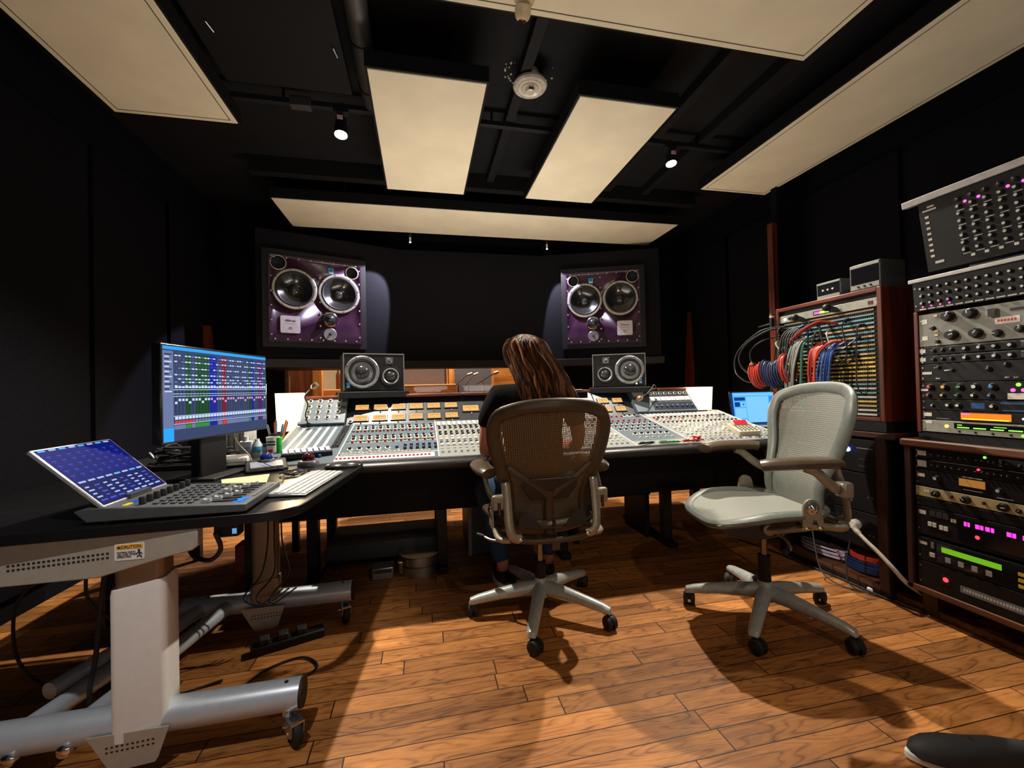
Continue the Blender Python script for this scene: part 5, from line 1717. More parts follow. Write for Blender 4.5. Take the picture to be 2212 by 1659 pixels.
for w, sx in ((LW, -1), (RW, 1)):
    b0 = Vector(nodes[w][0])
    for f, (dx, ln, dz) in enumerate(((-.026, .066, -.006), (-.009, .076, -.004), (.008, .070, -.005), (.024, .054, -.008))):
        a = b0 + Vector((dx, .016, .004))
        limb(w, [(a, .0095), (a + Vector((dx * .12, ln * .5, .004)), .0085), (a + Vector((dx * .2, ln * .8, dz - .006)), .0078), (a + Vector((dx * .2, ln, dz - .022)), .006)])
    th = b0 + Vector((-sx * .030, -.022, -.006))
    limb(w, [(th, .011), (th + Vector((-sx * .020, .024, -.008)), .0095), (th + Vector((-sx * .026, .046, -.014)), .007)])
def leg(sx, k, an):
    i0 = len(nodes)
    nodes.extend([((sx * .085, .00, .55), .085), ((sx * .15, .16, .555), .078), (k, .062), ((lerp(k[0], an[0], .45), lerp(k[1], an[1], .45) - .01, lerp(k[2], an[2], .45)), .054), (an, .036), ((an[0], an[1] + .06, .045), (.030, .034)), ((an[0], an[1] + .15, .035), (.022, .036))])
    E_.append((0, i0))
    for q in range(6):
        E_.append((i0 + q, i0 + q + 1))
leg(-1, (-.205, .375, .545), (-.125, .27, .11))
leg(1, (.185, .375, .545), (.14, .30, .11))
body = skin('body', nodes, E_, M_SKIN, pr)
# turn the head a little to the left and give it a face
fd = Vector((-.42, .90, -.10)).normalized()
fs = fd.cross(Vector((0, 0, 1))).normalized()
hc = Vector((-.016, .123, 1.225))
P_ = lambda f, s, u: hc + fd * f + fs * s + Vector((0, 0, u))
fb = B()
fb.tube([P_(.083, 0, .020), P_(.098, 0, .0), P_(.112, 0, -.022), P_(.096, 0, -.032)], [.008, .010, .015, .010], 10)
fb.obj('nose', M_SKIN, pr)
for s in (-1, 1):
    e = B().ball(P_(.082, s * .031, .010), .0125, nu=12, nv=8).obj('eye', mat('eye_white', S(226, 220, 212), .25), pr)
    B().ball(P_(.0925, s * .031, .010), .0055, nu=10, nv=6).obj('iris', mat('brown_iris', S(60, 38, 24), .2), e)
    B().tube([P_(.086, s * .014, .036), P_(.091, s * .03, .041), P_(.080, s * .048, .034)], .0035, 6).obj('eyebrow', M_HAIR, pr)
    B().tube([P_(-.005, s * .076, .022), P_(-.020, s * .084, .024), P_(-.026, s * .084, .0), P_(-.012, s * .080, -.026), P_(-.002, s * .075, -.030)], [.007, .009, .010, .008, .006], 8).obj('ear', M_SKIN, pr)
B().tube([P_(.080, -.024, -.054), P_(.093, 0, -.051), P_(.080, .024, -.054)], [.003, .007, .003], 8).obj('mouth', mat('lips', S(168, 92, 84), .4), pr)
# t-shirt
sn = [((0, -.02, .575), (.178, .126)), ((0, 0, .70), (.152, .108)), ((-.005, .035, .86), (.165, .112)), ((-.008, .055, 1.00), (.146, .098)), ((-.010, .062, 1.070), (.070, .062)),
      ((-.17, .05, 1.035), .071), ((-.215, .045, .95), .063), ((-.232, .048, .865), .061), ((.165, .05, 1.03), .071), ((.215, .04, .95), .063), ((.242, .043, .865), .061)]
skin('t_shirt', sn, [(0, 1), (1, 2), (2, 3), (3, 4), (3, 5), (5, 6), (6, 7), (3, 8), (8, 9), (9, 10)], M_SHIRT, pr)
jn = [((0, -.02, .55), (.170, .120)), ((-.085, .00, .55), .097), ((-.15, .16, .555), .088), ((-.205, .375, .545), .074), ((-.17, .325, .35), .066), ((-.128, .275, .115), .052),
      ((.085, .00, .55), .097), ((.15, .16, .555), .088), ((.185, .375, .545), .074), ((.165, .34, .35), .066), ((.14, .30, .115), .052)]
skin('jeans', jn, [(0, 1), (1, 2), (2, 3), (3, 4), (4, 5), (0, 6), (6, 7), (7, 8), (8, 9), (9, 10)], M_JEAN, pr)
M_SHOE = mat('black_canvas_shoe', (.02, .02, .022), .7)
M_SOLE = mat('white_rubber_sole', S(222, 220, 212), .6)
for x, y in ((-.125, .27), (.14, .30)):
    B().ball((x, y + .075, .045), (.046, .135, .040), nu=20, nv=12).obj('shoe', M_SHOE, pr)
    B().poly([(x + px, y + .075 + py, .004) for px, py in [(math.cos(a * PI / 12) * .047, math.sin(a * PI / 12) * .138) for a in range(24)]], (0, 0, .022)).obj('shoe_sole', M_SOLE, pr)
# long wavy hair: a cap on the skull and many separate locks
hb = B()
r6 = random.Random(21)
hb.ball(hc + Vector((.004, -.018, .022)), (.094, .104, .093), nu=26, nv=18)
crown = hc + Vector((-.005, -.02, .112))
NL = 150
for i in range(NL):
    a = lerp(-2.85, 1.35, (i + r6.random() * .8) / NL)           # round the head, leaving the face open
    out = Vector((math.cos(a - PI / 2 + .35 + .9) , math.sin(a - PI / 2 + .35 + .9), 0))
    lay = r6.uniform(.92, 1.10)
    top = hc + Vector((0, -.016, .122)) + out * r6.uniform(.0, .022)
    side = hc + Vector((out.x * .098 * lay, out.y * .108 * lay - .012, r6.uniform(-.005, .05)))
    # the mass falls over the back and the right shoulder
    end_x = -.050 + (out.x + 1) * .5 * .265 + r6.uniform(-.02, .02)
    end_y = -.040 + out.y * .055 + r6.uniform(-.012, .012) + .030 * max(0, end_x)
    end_z = .985 - .02 * end_x + r6.uniform(-.055, .03)
    if out.y > .30:
        end_x = .10 + .09 * out.x if out.x > 0 else -.085
        end_y = .10
        end_z = 1.04 + r6.uniform(-.02, .03)
    mid = side.lerp(Vector((end_x, end_y, end_z)), .5) + Vector((.010, -.012, 0))
    path = smooth_path([top, hc + Vector((0, -.018, .093 + r6.uniform(-.004, .006))) + out * .066, side + Vector((0, 0, .02)), mid, Vector((end_x, end_y, end_z))], 7)
    ph, am = r6.uniform(0, 6.28), r6.uniform(.004, .010)
    n = len(path)
    for k in range(n):
        f = max(0, k / n - .30)
        path[k] = path[k] + Vector((math.sin(ph + k * .75) * am, math.cos(ph * 1.3 + k * .7) * am * .7, 0)) * min(1, f * 3)
    rr = [lerp(.005, .0125, min(1, k / n * 3)) * (1 if k < n * .7 else lerp(1, .25, (k / n - .7) / .3)) for k in range(n)]
    hb.tube(path, [(r * 1.0, r * .62) for r in rr], 6, mi=1 if i % 4 == 0 else 0)
hb.obj('hair', [M_HAIR, M_HAIR2], pr, smooth=80)

# photographer's shoe at the lower right
t = thing('shoe', 'black shoe with white sole edge at the lower right corner', 'shoe', (1.485, .875, 0), (0, 0, math.radians(156)))
b = B()
rings = []
for x, w, h, zb in ((-.14, .026, .060, .02), (-.09, .036, .066, .02), (-.02, .040, .066, .02), (.04, .043, .058, .02), (.09, .046, .055, .02), (.13, .042, .044, .022), (.160, .030, .032, .022), (.175, .010, .012, .024)):
    rings.append(b.verts([(x, math.cos(a * PI / 8) * w, zb + (max(0, math.sin(a * PI / 8)) ** .8) * h) for a in range(17)][:16]))
b.loft(rings)
b.obj('upper', M_SHOE, t)
out_ = [(math.cos(a * PI / 16) * (.155 if math.cos(a * PI / 16) < 0 else .183), math.sin(a * PI / 16) * (.044 if math.cos(a * PI / 16) < 0 else .050)) for a in range(32)]
B().poly([(x, y, .002) for x, y in out_], (0, 0, .024)).obj('sole', M_SOLE, t, bevel=.005)
b = B()
for i in range(4):
    b.tube([(.02 + i * .022, -.026, .066 - i * .009), (.03 + i * .022, 0, .080 - i * .009), (.02 + i * .022, .026, .066 - i * .009)], .003, 6)
b.obj('lace', M_BLACK, t)

# ------------------------------------------------------------------ equipment row on the right (faces the left wall)
RZ = -PI / 2                                   # local x runs towards the camera, -y faces the room
LED = {'pink': glow('pink_led', (1.0, .07, .42), 2.4), 'red': glow('red_led', (1.0, .03, .05), 2.6), 'green': glow('green_led', (.18, .9, .05), 2.4), 'blue': glow('blue_led', (.05, .12, 1.0), 14), 'amber': glow('amber_led', (1.0, .62, .08), 2.5), 'white': glow('white_led', (.9, .95, 1), 4)}
M_LAB = mat('white_tape_label', S(216, 212, 200), .6)
M_KNOBK = mat('black_knob', (.010, .010, .011), .35)
M_KTOP = mat('knob_pointer', S(200, 206, 206), .4)
def kmesh(r, h, top):
    b = B()
    b.lathe((0, 0, 0), (0, -1, 0), [(r * 1.1, 0), (r * 1.1, h * .2), (r * .85, h * .3), (r * .78, h)], 14, mis=[0, 0, 0])
    b.lathe((0, 0, 0), (0, -1, 0), [(r * .55, h), (r * .55, h + .0006)], 12, mi=1)
    b.box(-r * .10, r * .10, -h - .001, -h, r * .0, r * .75, 2)
    bmesh.ops.recalc_face_normals(b.bm, faces=b.bm.faces[:])
    me = bpy.data.meshes.new('knob')
    b.bm.to_mesh(me)
    b.bm.free()
    for m in (M_KNOBK, top or M_KNOBK, M_KTOP):
        me.materials.append(m)
    me.polygons.foreach_set('use_smooth', [True] * len(me.polygons))
    me.set_sharp_from_angle(angle=.7)
    return me
KM = {}
def unit(label, cat, loc, w, h, face, els, tilt=0., depth=.22, name='rack_unit', group=None, ears=True):
    """Equipment box with its front at local y = 0; ELS lay out the front: u right, v up, both 0..1."""
    t = thing(name, label, cat, loc, (tilt, 0, RZ), group)
    B().box(.012, w - .012, .003, depth, .002, h - .002).obj('chassis', M_BLACK, t)
    B().box(0, w, -.003, .003, .0006, h - .0006).obj('front_panel', face, t, bevel=.0008)
    if ears:
        b = B()
        for u in (.009, w - .009):
            for v in (.2, .8):
                b.cyl((u, -.003, h * v), (u, -.005, h * v), .0035, n=8)
        b.obj('rack_screw', M_STEEL, t)
    nk = 0
    for e in els:
        k = e[0]
        if k == 'k':
            _, u, v, r, top = e
            key = (r, top.name if top else '')
            if key not in KM:
                KM[key] = kmesh(r, r * 1.3, top)
            nk += 1
            o = bpy.data.objects.new('knob', KM[key])
            COL.objects.link(o)
            o.parent = t
            o.location = (u * w, -.003, v * h)
            o.rotation_euler = (0, (u * 37.7 + v * 11) % 3 - 1.5, 0)
        elif k == 'l':
            _, u, v, r, c = e
            B().lathe((u * w, -.003, v * h), (0, -1, 0), [(r, 0), (r, .002), (r * .6, .004)], 10).obj('indicator_lamp', LED[c], t)
        elif k == 'm':
            _, u0, u1, v0, v1, m = e
            f = B().box(u0 * w - .003, u1 * w + .003, -.007, -.003, v0 * h - .003, v1 * h + .003).obj('level_meter', M_VUR, t)
            B().box(u0 * w, u1 * w, -.0076, -.007, v0 * h, v1 * h).obj('meter_face', m, f)
            B().tube([((u0 + u1) / 2 * w, -.0082, v0 * h), (lerp(u0, u1, .3) * w, -.0082, lerp(v0, v1, .85) * h)], .0006, 4).obj('needle', M_INK, f)
        else:
            nm, u0, u1, v0, v1, m, d = e
            B().box(u0 * w, u1 * w, -.003 - d, -.0028, v0 * h, v1 * h).obj(nm, m, t)
    return t
M_FK = mat('black_front_panel', (.007, .007, .008), .5, spec=.3)
M_FG = mat('slate_front_panel', S(20, 21, 24), .5, spec=.3)
M_FEQ = mat('worn_grey_front_panel', S(124, 124, 116), .5, noise=.30, scale=14)
M_FBG = mat('beige_front_panel', S(186, 168, 128), .5, noise=.08)
M_FSIL = mat('silver_front_panel', S(160, 162, 150), .4, .3)
M_TRIM = mat('pale_grey_trim', S(186, 186, 186), .5)
M_LBLUE = mat('mid_blue_panel', S(40, 84, 140), .5)

# lower rack
lx, ly = 2.20, 1.54
rk = thing('equipment_rack', 'low wooden equipment rack at right edge, holding six devices', 'equipment rack', (lx, ly, 0), (0, 0, RZ), 'wooden equipment racks')
RW_, RD = .60, .48
b = B()
for x in (0, RW_ - .022):
    B().box(x, x + .022, -.012, RD, .115, .765).obj('side_panel', M_WALNUTZ, rk, bevel=.003)
B().box(-.012, RW_ + .012, -.022, RD, .765, .800).obj('top_board', M_WALNUT, rk, bevel=.008)
B().box(.0, RW_, -.012, RD, .112, .138).obj('bottom_board', M_WALNUT, rk, bevel=.003)
B().box(.022, RW_ - .022, RD - .01, RD, .138, .765).obj('back_panel', M_BLACK, rk)
for x in (.03, RW_ - .09):
    for y in (.03, .36):
        B().box(x, x + .055, y, y + .05, .0, .112).obj('foot', M_WALNUTZ, rk)
UX, UW = ly - .050, .50
def low(label, z0, z1, face, els, cat='rack device'):
    return unit(label, cat, (lx, UX + .012, z0), UW + .024, z1 - z0, face, els)
row = lambda n, u0, u1, v, r, top=None: [('k', lerp(u0, u1, i / (n - 1)), v, r, top) for i in range(n)]
low('black equalizer strip with tiny knobs and green light, top of the low rack', .716, .762, M_FK, row(6, .13, .36, .45, .006) + row(6, .42, .60, .45, .006) + row(8, .66, .92, .45, .006) + [('l', .47, .80, .005, 'green'), ('l', .80, .80, .004, 'red'), ('tag_label', .02, .085, .3, .75, M_LAB, .0006), ('button', .55, .565, .2, .8, M_GREY, .002)])
low('black equalizer strip with tiny knobs and red light, second in low rack', .668, .714, M_FK, row(6, .13, .36, .5, .006) + row(6, .42, .60, .5, .006) + row(8, .66, .92, .5, .006) + [('l', .43, .70, .005, 'red'), ('l', .88, .75, .005, 'green'), ('tag_label', .02, .085, .25, .85, M_LAB, .0006), ('white_line', .12, .57, .93, .95, M_LAB, .0003), ('white_line', .60, .95, .93, .95, M_LAB, .0003)])
M_VA = glow('dim_amber_meter', S(196, 130, 60), .5)
low('black compressor with two amber meters, third in low rack', .594, .666, M_FK, [('k', .16, .6, .012, M_KTOP), ('m', .31, .47, .42, .84, M_VA), ('k', .55, .5, .011, M_KTOP), ('k', .74, .5, .011, M_KTOP), ('m', .86, .97, .42, .7, M_VA), ('tag_label', .015, .07, .55, .75, M_LAB, .0006), ('white_line', .33, .45, .20, .24, M_LAB, .0003), ('white_line', .33, .45, .92, .96, M_LAB, .0003), ('white_line', .53, .62, .08, .11, M_LAB, .0003)])
low('beige one-unit compressor with black knobs, fourth in low rack', .546, .590, M_FBG, [('k', .15, .5, .014, None), ('k', .35, .5, .015, None), ('k', .57, .5, .016, None), ('k', .65, .42, .008, None), ('k', .70, .42, .008, None), ('l', .80, .25, .005, 'green'), ('m', .88, .97, .25, .8, M_LAB), ('toggle', .255, .265, .4, .65, M_INK, .010), ('toggle', .455, .465, .4, .65, M_INK, .010), ('tag_label', .06, .10, .45, .75, M_LAB, .0006)])
M_PINKD = glow('magenta_digits', (1.0, .03, .45), 2.0)
M_DSP = mat('smoked_display', (.006, .006, .008), .12)
low('black reverb unit with magenta digits in the low rack', .376, .500, M_FK, [('display', .29, .84, .12, .88, M_DSP, .002)] + [('digit', .33 + a, .33 + b_, .66, .80, M_PINKD, .0026) for a, b_ in ((0, .016), (.022, .036), (.07, .095), (.10, .118), (.13, .155), (.162, .18), (.25, .275), (.28, .30), (.335, .36))] + [('digit', .75, .83, .68, .80, M_PINKD, .0026), ('l', .41, .38, .008, 'red'), ('tag_label', .02, .07, .72, .86, M_LAB, .0006)] + [('button', .10 + i * .045, .10 + i * .045 + .04, .72, .92, M_DGREY, .003) for i in range(3)] + [('button', .085 + i * .032, .11 + i * .032, .35, .50, M_LAB, .004) for i in range(2)] + [('button', .165 + i * .032, .19 + i * .032, .32, .47, M_LAB, .004) for i in range(2)] + [('button', .245 + i * .018, .26 + i * .018, .68, .80, M_LAB, .003) for i in range(2)] + [('button', .88 + i * .032, .905 + i * .032, .2 + j * .16, .30 + j * .16, M_LAB, .003) for i in range(3) for j in range(4)])
M_LCD = glow('green_lcd', S(110, 175, 30), .8)
low('black effects unit with long green display near bottom of low rack', .258, .362, M_FK, [('display', .14, .70, .12, .92, M_DSP, .002), ('lcd_screen', .175, .545, .58, .80, M_LCD, .003), ('tag_label', .015, .07, .68, .80, M_LAB, .0006), ('slot', .10, .12, .62, .88, M_GREY, .002), ('button', .09, .125, .25, .42, M_LAB, .004)] + [('button', .20 + i * .085, .235 + i * .085, .22, .42, mat('grey_push_button', S(170, 170, 176), .5), .005) for i in range(4)] + [('button', .635, .685, .16 + i * .22, .28 + i * .22, mat('yellow_push_button', S(230, 190, 60), .4), .005) for i in range(3)] + [('button', .91 + i * .03, .932 + i * .03, .2 + j * .16, .32 + j * .16, M_LAB, .003) for i in range(3) for j in range(4)])
low('blank black unit with red lamp and pale strip at bottom of low rack', .140, .254, M_FK, [('l', .195, .55, .010, 'red'), ('lamp_bezel', .165, .225, .38, .72, M_DSP, .0012), ('name_strip', .29, .98, .30, .55, mat('grey_name_strip', S(120, 132, 140), .5), .0008)] + [('printed_mark', .31 + i * .018, .31 + i * .018 + .012, .38, .47, M_LAB, .0012) for i in range(22)])
unit('blank black filler plate below the beige compressor in low rack', 'blank plate', (lx, UX + .012, .504), UW + .024, .038, M_FK, [], depth=.01, name='blank_plate')

# upper rack
ux, uy = 2.20, 1.485
rk = thing('equipment_rack', 'tall upper equipment rack at right edge with grey equalizer on top', 'equipment rack', (ux, uy, .80), (0, 0, RZ), 'wooden equipment racks')
for x in (0, .55):
    B().box(x, x + .016, -.008, .44, .035, .575).obj('side_panel', M_REDWOODZ, rk, bevel=.002)
B().box(.0, .566, 0, .44, .0, .035).obj('bottom_board', M_BLACK, rk)
B().box(.016, .55, .43, .44, .035, .575).obj('back_panel', M_BLACK, rk)
def up(label, z0, z1, face, els, cat='rack device'):
    return unit(label, cat, (ux, uy - .018, z0), .528, z1 - z0, face, els)
up('silver multi-effect unit with green display at bottom of upper rack', .840, .892, M_FSIL, [('display', .22, .64, .42, .86, M_DSP, .002)] + [('lcd_bar', .24 + i * .10, .24 + i * .10 + .075, .48, .56, LED['green'], .0025) for i in range(4)] + [('lcd_bar', .24, .27, .68, .74, LED['green'], .0025), ('lcd_bar', .46, .53, .68, .72, LED['green'], .0025)] + [('l', .17, .55, .007, 'amber'), ('l', .66, .60, .006, 'green'), ('l', .615, .2, .005, 'green'), ('k', .77, .48, .021, M_FSIL)] + [('button', .68, .71, .15 + i * .25, .32 + i * .25, M_LAB, .002) for i in range(3)] + [('k', .25 + i * .10, .2, .004, None) for i in range(4)] + [('tag_label', .012, .07, .70, .92, M_LAB, .0008), ('button', .85, .89, .2, .36, M_LAB, .002), ('button', .85, .90, .66, .8, M_LAB, .002), ('l', .90, .75, .004, 'red')])
M_REDLCD = glow('orange_red_lcd', (1.0, .13, .01), 1.6)
up('black unit with glowing orange display in upper rack', .894, .934, M_FK, [('lcd_screen', .265, .555, .18, .86, M_REDLCD, .002), ('lcd_line', .275, .545, .20, .30, glow('yellow_lcd_line', (1.0, .75, .03), 1.6), .0026), ('lcd_text', .27, .32, .70, .82, LED['pink'], .0026), ('tag_label', .012, .07, .35, .75, M_LAB, .0008), ('white_line', .10, .19, .12, .2, M_GREY, .0004), ('l', .62, .5, .004, 'white')])
up('black unit with blue lettering and white knobs in upper rack', .936, .982, M_FK, [('k', .19, .5, .010, M_LAB), ('k', .255, .5, .010, M_LAB), ('k', .46, .5, .010, M_LAB), ('blue_stripe', .33, .41, .25, .75, M_LBLUE, .0006), ('blue_stripe', .51, .80, .12, .22, M_LBLUE, .0006), ('blue_stripe', .50, .66, .7, .86, M_LBLUE, .0006), ('display', .70, .80, .4, .65, mat('dark_red_glass', (.04, .004, .006), .15), .001), ('l', .82, .5, .011, 'pink'), ('l', .87, .5, .006, 'red'), ('k', .955, .5, .010, M_CAPR), ('k', .08, .45, .007, M_KTOP)])
cols_ = [mat('knob_red', S(206, 52, 48), .4), mat('knob_yellow', S(236, 190, 40), .4), mat('knob_green', S(54, 136, 84), .4), mat('knob_white', S(226, 226, 220), .4), mat('knob_blue', S(44, 128, 196), .4)]
up('black equalizer with two rows of coloured knobs in the upper rack', .984, 1.058, M_FK, [('k', .07 + i * .098, .72, .0125, cols_[i]) for i in range(5)] + [('k', .055 + i * .098, .24, .009, cols_[i]) for i in range(5)] + [('k', .69 + i * .118, .75, .0145, cols_[i]) for i in range(3)] + [('k', .67 + i * .118, .28, .010, cols_[i]) for i in range(3)] + [('l', .60, .80, .007, 'green'), ('l', .57, .52, .007, 'pink'), ('l', .625, .52, .007, 'pink'), ('tag_label', .54, .665, .05, .36, M_LAB, .0008), ('tag_label', .0, .05, .48, .60, M_LAB, .0008)])
up('dark unit with faint chrome switches between the coloured and grey units', 1.060, 1.138, M_FK, [('k', .13, .80, .008, None), ('k', .22, .62, .008, None), ('k', .44, .62, .010, None), ('k', .54, .80, .010, None), ('k', .69, .80, .011, None), ('k', .84, .72, .012, None)] + [('chrome_switch', u, u + .03, v, v + .06, M_CHROME, .004) for u, v in ((.10, .76), (.17, .58), (.42, .60), (.52, .78), (.67, .80), (.82, .70), (.11, .15), (.53, .12), (.58, .12), (.68, .14), (.73, .14))] + [('tag_label', .012, .08, .42, .56, M_LAB, .0008)])
for z, nm in ((1.140, 'lower'), (1.178, 'upper')):
    up(nm + ' of two thin black units under the worn grey equalizer', z, z + .036, M_FG, row(3, .10, .22, .5, .008) + row(4, .31, .57, .5, .010, M_KTOP) + row(3, .75, .95, .5, .011) + [('tag_label', -.0, .04, .3, .75, M_LAB, .0008), ('button', .62, .69, .2, .75, M_DGREY, .002), ('white_line', .09, .60, .86, .90, M_GREY, .0004), ('white_line', .62, .69, .76, .82, M_LAB, .0022)])
up('worn grey valve equalizer with black pointer knobs and white sticker', 1.216, 1.360, M_FEQ, [('k', u, v, r, None) for u, v, r in ((.21, .84, .020), (.35, .84, .020), (.23, .28, .020), (.38, .26, .019), (.72, .84, .021), (.90, .86, .022), (.74, .28, .021), (.94, .30, .022), (.10, .55, .009), (.50, .20, .014), (.62, .26, .013), (.82, .62, .015), (.80, .10, .014), (.13, .12, .009))] + [('sticker', .485, .62, .44, .62, M_LAB, .0008), ('chrome_handle', .46, .50, .66, .88, M_CHROME, .014), ('switch_plate', .57, .67, .76, .83, M_INK, .002), ('tag_label', .02, .06, .70, .84, M_LAB, .0008), ('tag_label', .02, .06, .20, .32, M_LAB, .0008), ('button', .11, .135, .88, .94, M_CREAMP, .003), ('button', .11, .135, .42, .47, M_CREAMP, .003), ('button', .11, .135, .30, .35, M_CREAMP, .003), ('button', .12, .145, .02, .07, M_CREAMP, .003)] + [('red_writing', .50 + i * .018, .512 + i * .018, .50, .56, M_PENR, .0012) for i in range(6)])
# two wide units on top
top1 = unit('wide black unit with three rows of pale knobs under the top unit', 'rack device', (2.195, 1.480, 1.376), .62, .130, M_FK, [('k', .055 + i * .052, .26 + j * .25, .0078, M_KTOP) for i in range(18) for j in range(3)] + [('tag_label', .035 + i * .052, .075 + i * .052, .04, .08, M_LAB, .0006) for i in range(18)] + [('l', .055 + i * .052, .14, .0034, 'pink') for i in range(4)], tilt=.05, depth=.3, name='knob_panel_unit')
B().box(-.012, .63, -.012, .02, .130, .146).obj('top_trim', M_TRIM, top1, bevel=.002)
top2 = unit('tall black unit at upper right with pink lights and knob rows', 'rack device', (2.185, 1.415, 1.540), .62, .300, M_FG, [('k', .22 + i * .068, .88 - j * .098, .0092, M_KTOP if j else None) for i in range(12) for j in range(8)] + [('l', .254 + (0, 1, 3, 4, 6)[i] * .068, .82, .0055, 'pink') for i in range(5)] + [('white_line', .205 + i * .068, .245 + i * .068, v, v + .010, M_KTOP, .0006) for i in range(12) for v in (.72, .525, .33, .135)] + [('button', .245 + i * .068, .265 + i * .068, .085, .12, M_LAB, .002) for i in range(11)] + [('tag_label', .03, .052, .20 + i * .080, .232 + i * .080, M_LAB, .0006) for i in range(8)] + [('tag_label', .05, .09, .90, .925, M_LAB, .0006), ('tag_label', .02, .10, .855, .88, M_LAB, .0006), ('tag_label', .05, .10, .10, .135, M_LAB, .0006), ('name_strip', .50, .98, .02, .055, M_TRIM, .002)], tilt=.16, depth=.28, name='knob_panel_unit', ears=False)
B().box(-.055, .66, -.012, .02, .300, .328).obj('top_trim', M_TRIM, top2, bevel=.002)
t = thing('unit_stand', 'black stand carrying the two wide units above the racks', 'stand', (2.50, 1.46, .80), (0, 0, RZ))
B().box(.0, .6, 0, .04, 0, .9).obj('back_board', M_BLACK, t)
B().box(-.02, .62, .04, .30, .0, .03).obj('base', M_BLACK, t)

# lower cabinet beneath the patch bay
cx_, cy_ = 2.20, 2.27
cb = thing('equipment_cabinet', 'dark wooden floor cabinet with computer and coiled cables inside', 'cabinet', (cx_, cy_, 0), (0, 0, RZ))
for x in (0, .60):
    B().box(x, x + .045, 0, .46, .0, .78).obj('side_panel', M_BLACK, cb, bevel=.003)
B().box(.60, .645, -.008, 0, .04, .785).obj('front_stile', mat('dark_red_stile', S(54, 24, 20), .5), cb)
B().box(-.01, .69, -.015, .46, .785, .815).obj('top_board', wood('dark_walnut_top', S(48, 24, 18), S(74, 38, 26), .45, 'x'), cb, bevel=.004)
B().box(.045, .60, .05, .46, .19, .21).obj('shelf', M_BLACK, cb)
B().box(.045, .60, -.004, .42, .035, .055).obj('bottom_board', M_WALNUT, cb)
B().box(.045, .60, -.004, .01, .0, .035).obj('kick_board', M_BLACK, cb)
B().box(.045, .60, .43, .44, .055, .785).obj('back_panel', M_BLACK, cb)
t = thing('rack_computer', 'black rack computer with bright blue lamp in floor cabinet', 'computer', (2.205, cy_ - .05, .60), (0, 0, RZ))
B().box(0, .54, .0, .36, 0, .17).obj('case', M_FK, t, bevel=.002)
B().box(.10, .42, -.004, 0, .105, .118).obj('light_bar', mat('pale_bar', S(170, 190, 220), .3), t)
B().box(.45, .53, -.003, 0, .122, .127).obj('thin_bar', M_GREY, t)
B().lathe((.405, -.004, .112), (0, -1, 0), [(.013, 0), (.013, .003), (.006, .005)], 16).obj('power_lamp', LED['blue'], t)
B().lathe((.405, -.009, .112), (0, -1, 0), [(.005, 0), (.004, .001)], 12).obj('lamp_core', glow('cyan_led', (.3, .9, 1), 8), t)
for z in (.03, .065):
    B().box(.46, .50, -.003, 0, z, z + .006).obj('vent_slot', M_DGREY, t)
for i, (z0, z1, lab) in enumerate(((.40, .594, 'upper blank black drawer front in the floor cabinet'), (.215, .394, 'lower blank black drawer front holding the white plug'))):
    t = B().box(0, .54, 0, .34, 0, z1 - z0).obj('drawer', M_FG if i else M_FK, cb, loc=(.05, .007, z0), bevel=.002)
    t['label'] = lab
    b = B()
    for u in (.335, .36, .50, .52):
        b.cyl((u, -.001, (z1 - z0) * (.75 if u < .4 else .4)), (u, -.004, (z1 - z0) * (.75 if u < .4 else .4)), .005, n=8)
    b.obj('screw', M_STEEL, t)
t = thing('power_cable', 'thick white power cord plugged into lower drawer front', 'power cord', (2.19, 1.785, .315))
B().lathe((2.204, 1.785, .325), (-1, -.1, 0), [(.026, 0), (.026, .02), (.018, .032)], 18).obj('plug', M_OFFW, t, world=True)
B().tube(smooth_path([(2.18, 1.78, .320), (2.165, 1.75, .300), (2.155, 1.70, .272), (2.155, 1.64, .232), (2.16, 1.58, .180), (2.20, 1.555, .12), (2.30, 1.55, .05)]), [.014] * 8 + [.0095] * 29, 12).obj('cord', mat('ivory_cord', S(206, 200, 182), .5), t, world=True)
def coil(label, c, rx, ry, n, r, m, dz=.012, sq=.3, name='cable_coil', axis=None):
    pts = []
    rr = random.Random(hash(label) % 1000 if False else len(label) * 7)
    for i in range(n * 14 + 1):
        a = i / 14 * 2 * PI
        j = rr.uniform(-.004, .004)
        p = Vector((math.cos(a) * (rx + j), math.sin(a) * (ry + j), i / 14 * dz + sq * math.sin(a * .5) * .02))
        if axis == 'y':
            p = Vector((p.x, p.z, p.y))
        pts.append(Vector(c) + p)
    b = B()
    b.tube(pts, r, 6)
    return tag(b.obj(name, m), label, 'cable', 'coiled cables by the cabinets')
M_CW, M_CB, M_CR, M_CG = mat('lilac_white_cable', S(186, 172, 190), .45), mat('dark_blue_cable', S(20, 40, 84), .45), mat('orange_red_cable', S(172, 46, 30), .45), mat('deep_green_cable', S(20, 110, 84), .45)
coil('pale lilac cable coil in the open bottom of floor cabinet', (2.30, 2.06, .066), .05, .14, 5, .006, M_CW, .009)
coil('blue cable coil in the open bottom of the floor cabinet', (2.29, 1.81, .066), .05, .10, 7, .006, M_CB, .007)
coil('red cable coil lying on top of the blue coil in cabinet', (2.29, 1.80, .128), .045, .08, 4, .006, M_CR, .006)
coil('green cable coil at the back of floor cabinet bottom', (2.40, 1.93, .066), .05, .08, 6, .006, M_CG, .008)
t = thing('adapter_plug', 'pair of white adapter plugs on floor beside the low rack', 'adapter', (2.22, 1.70, 0), (0, 0, -1.2))
B().box(-.04, .0, -.02, .02, 0, .025).obj('plug_body', M_WHITE, t, bevel=.005)
B().box(.01, .06, -.018, .022, 0, .025).obj('second_plug_body', M_WHITE, t, bevel=.005)
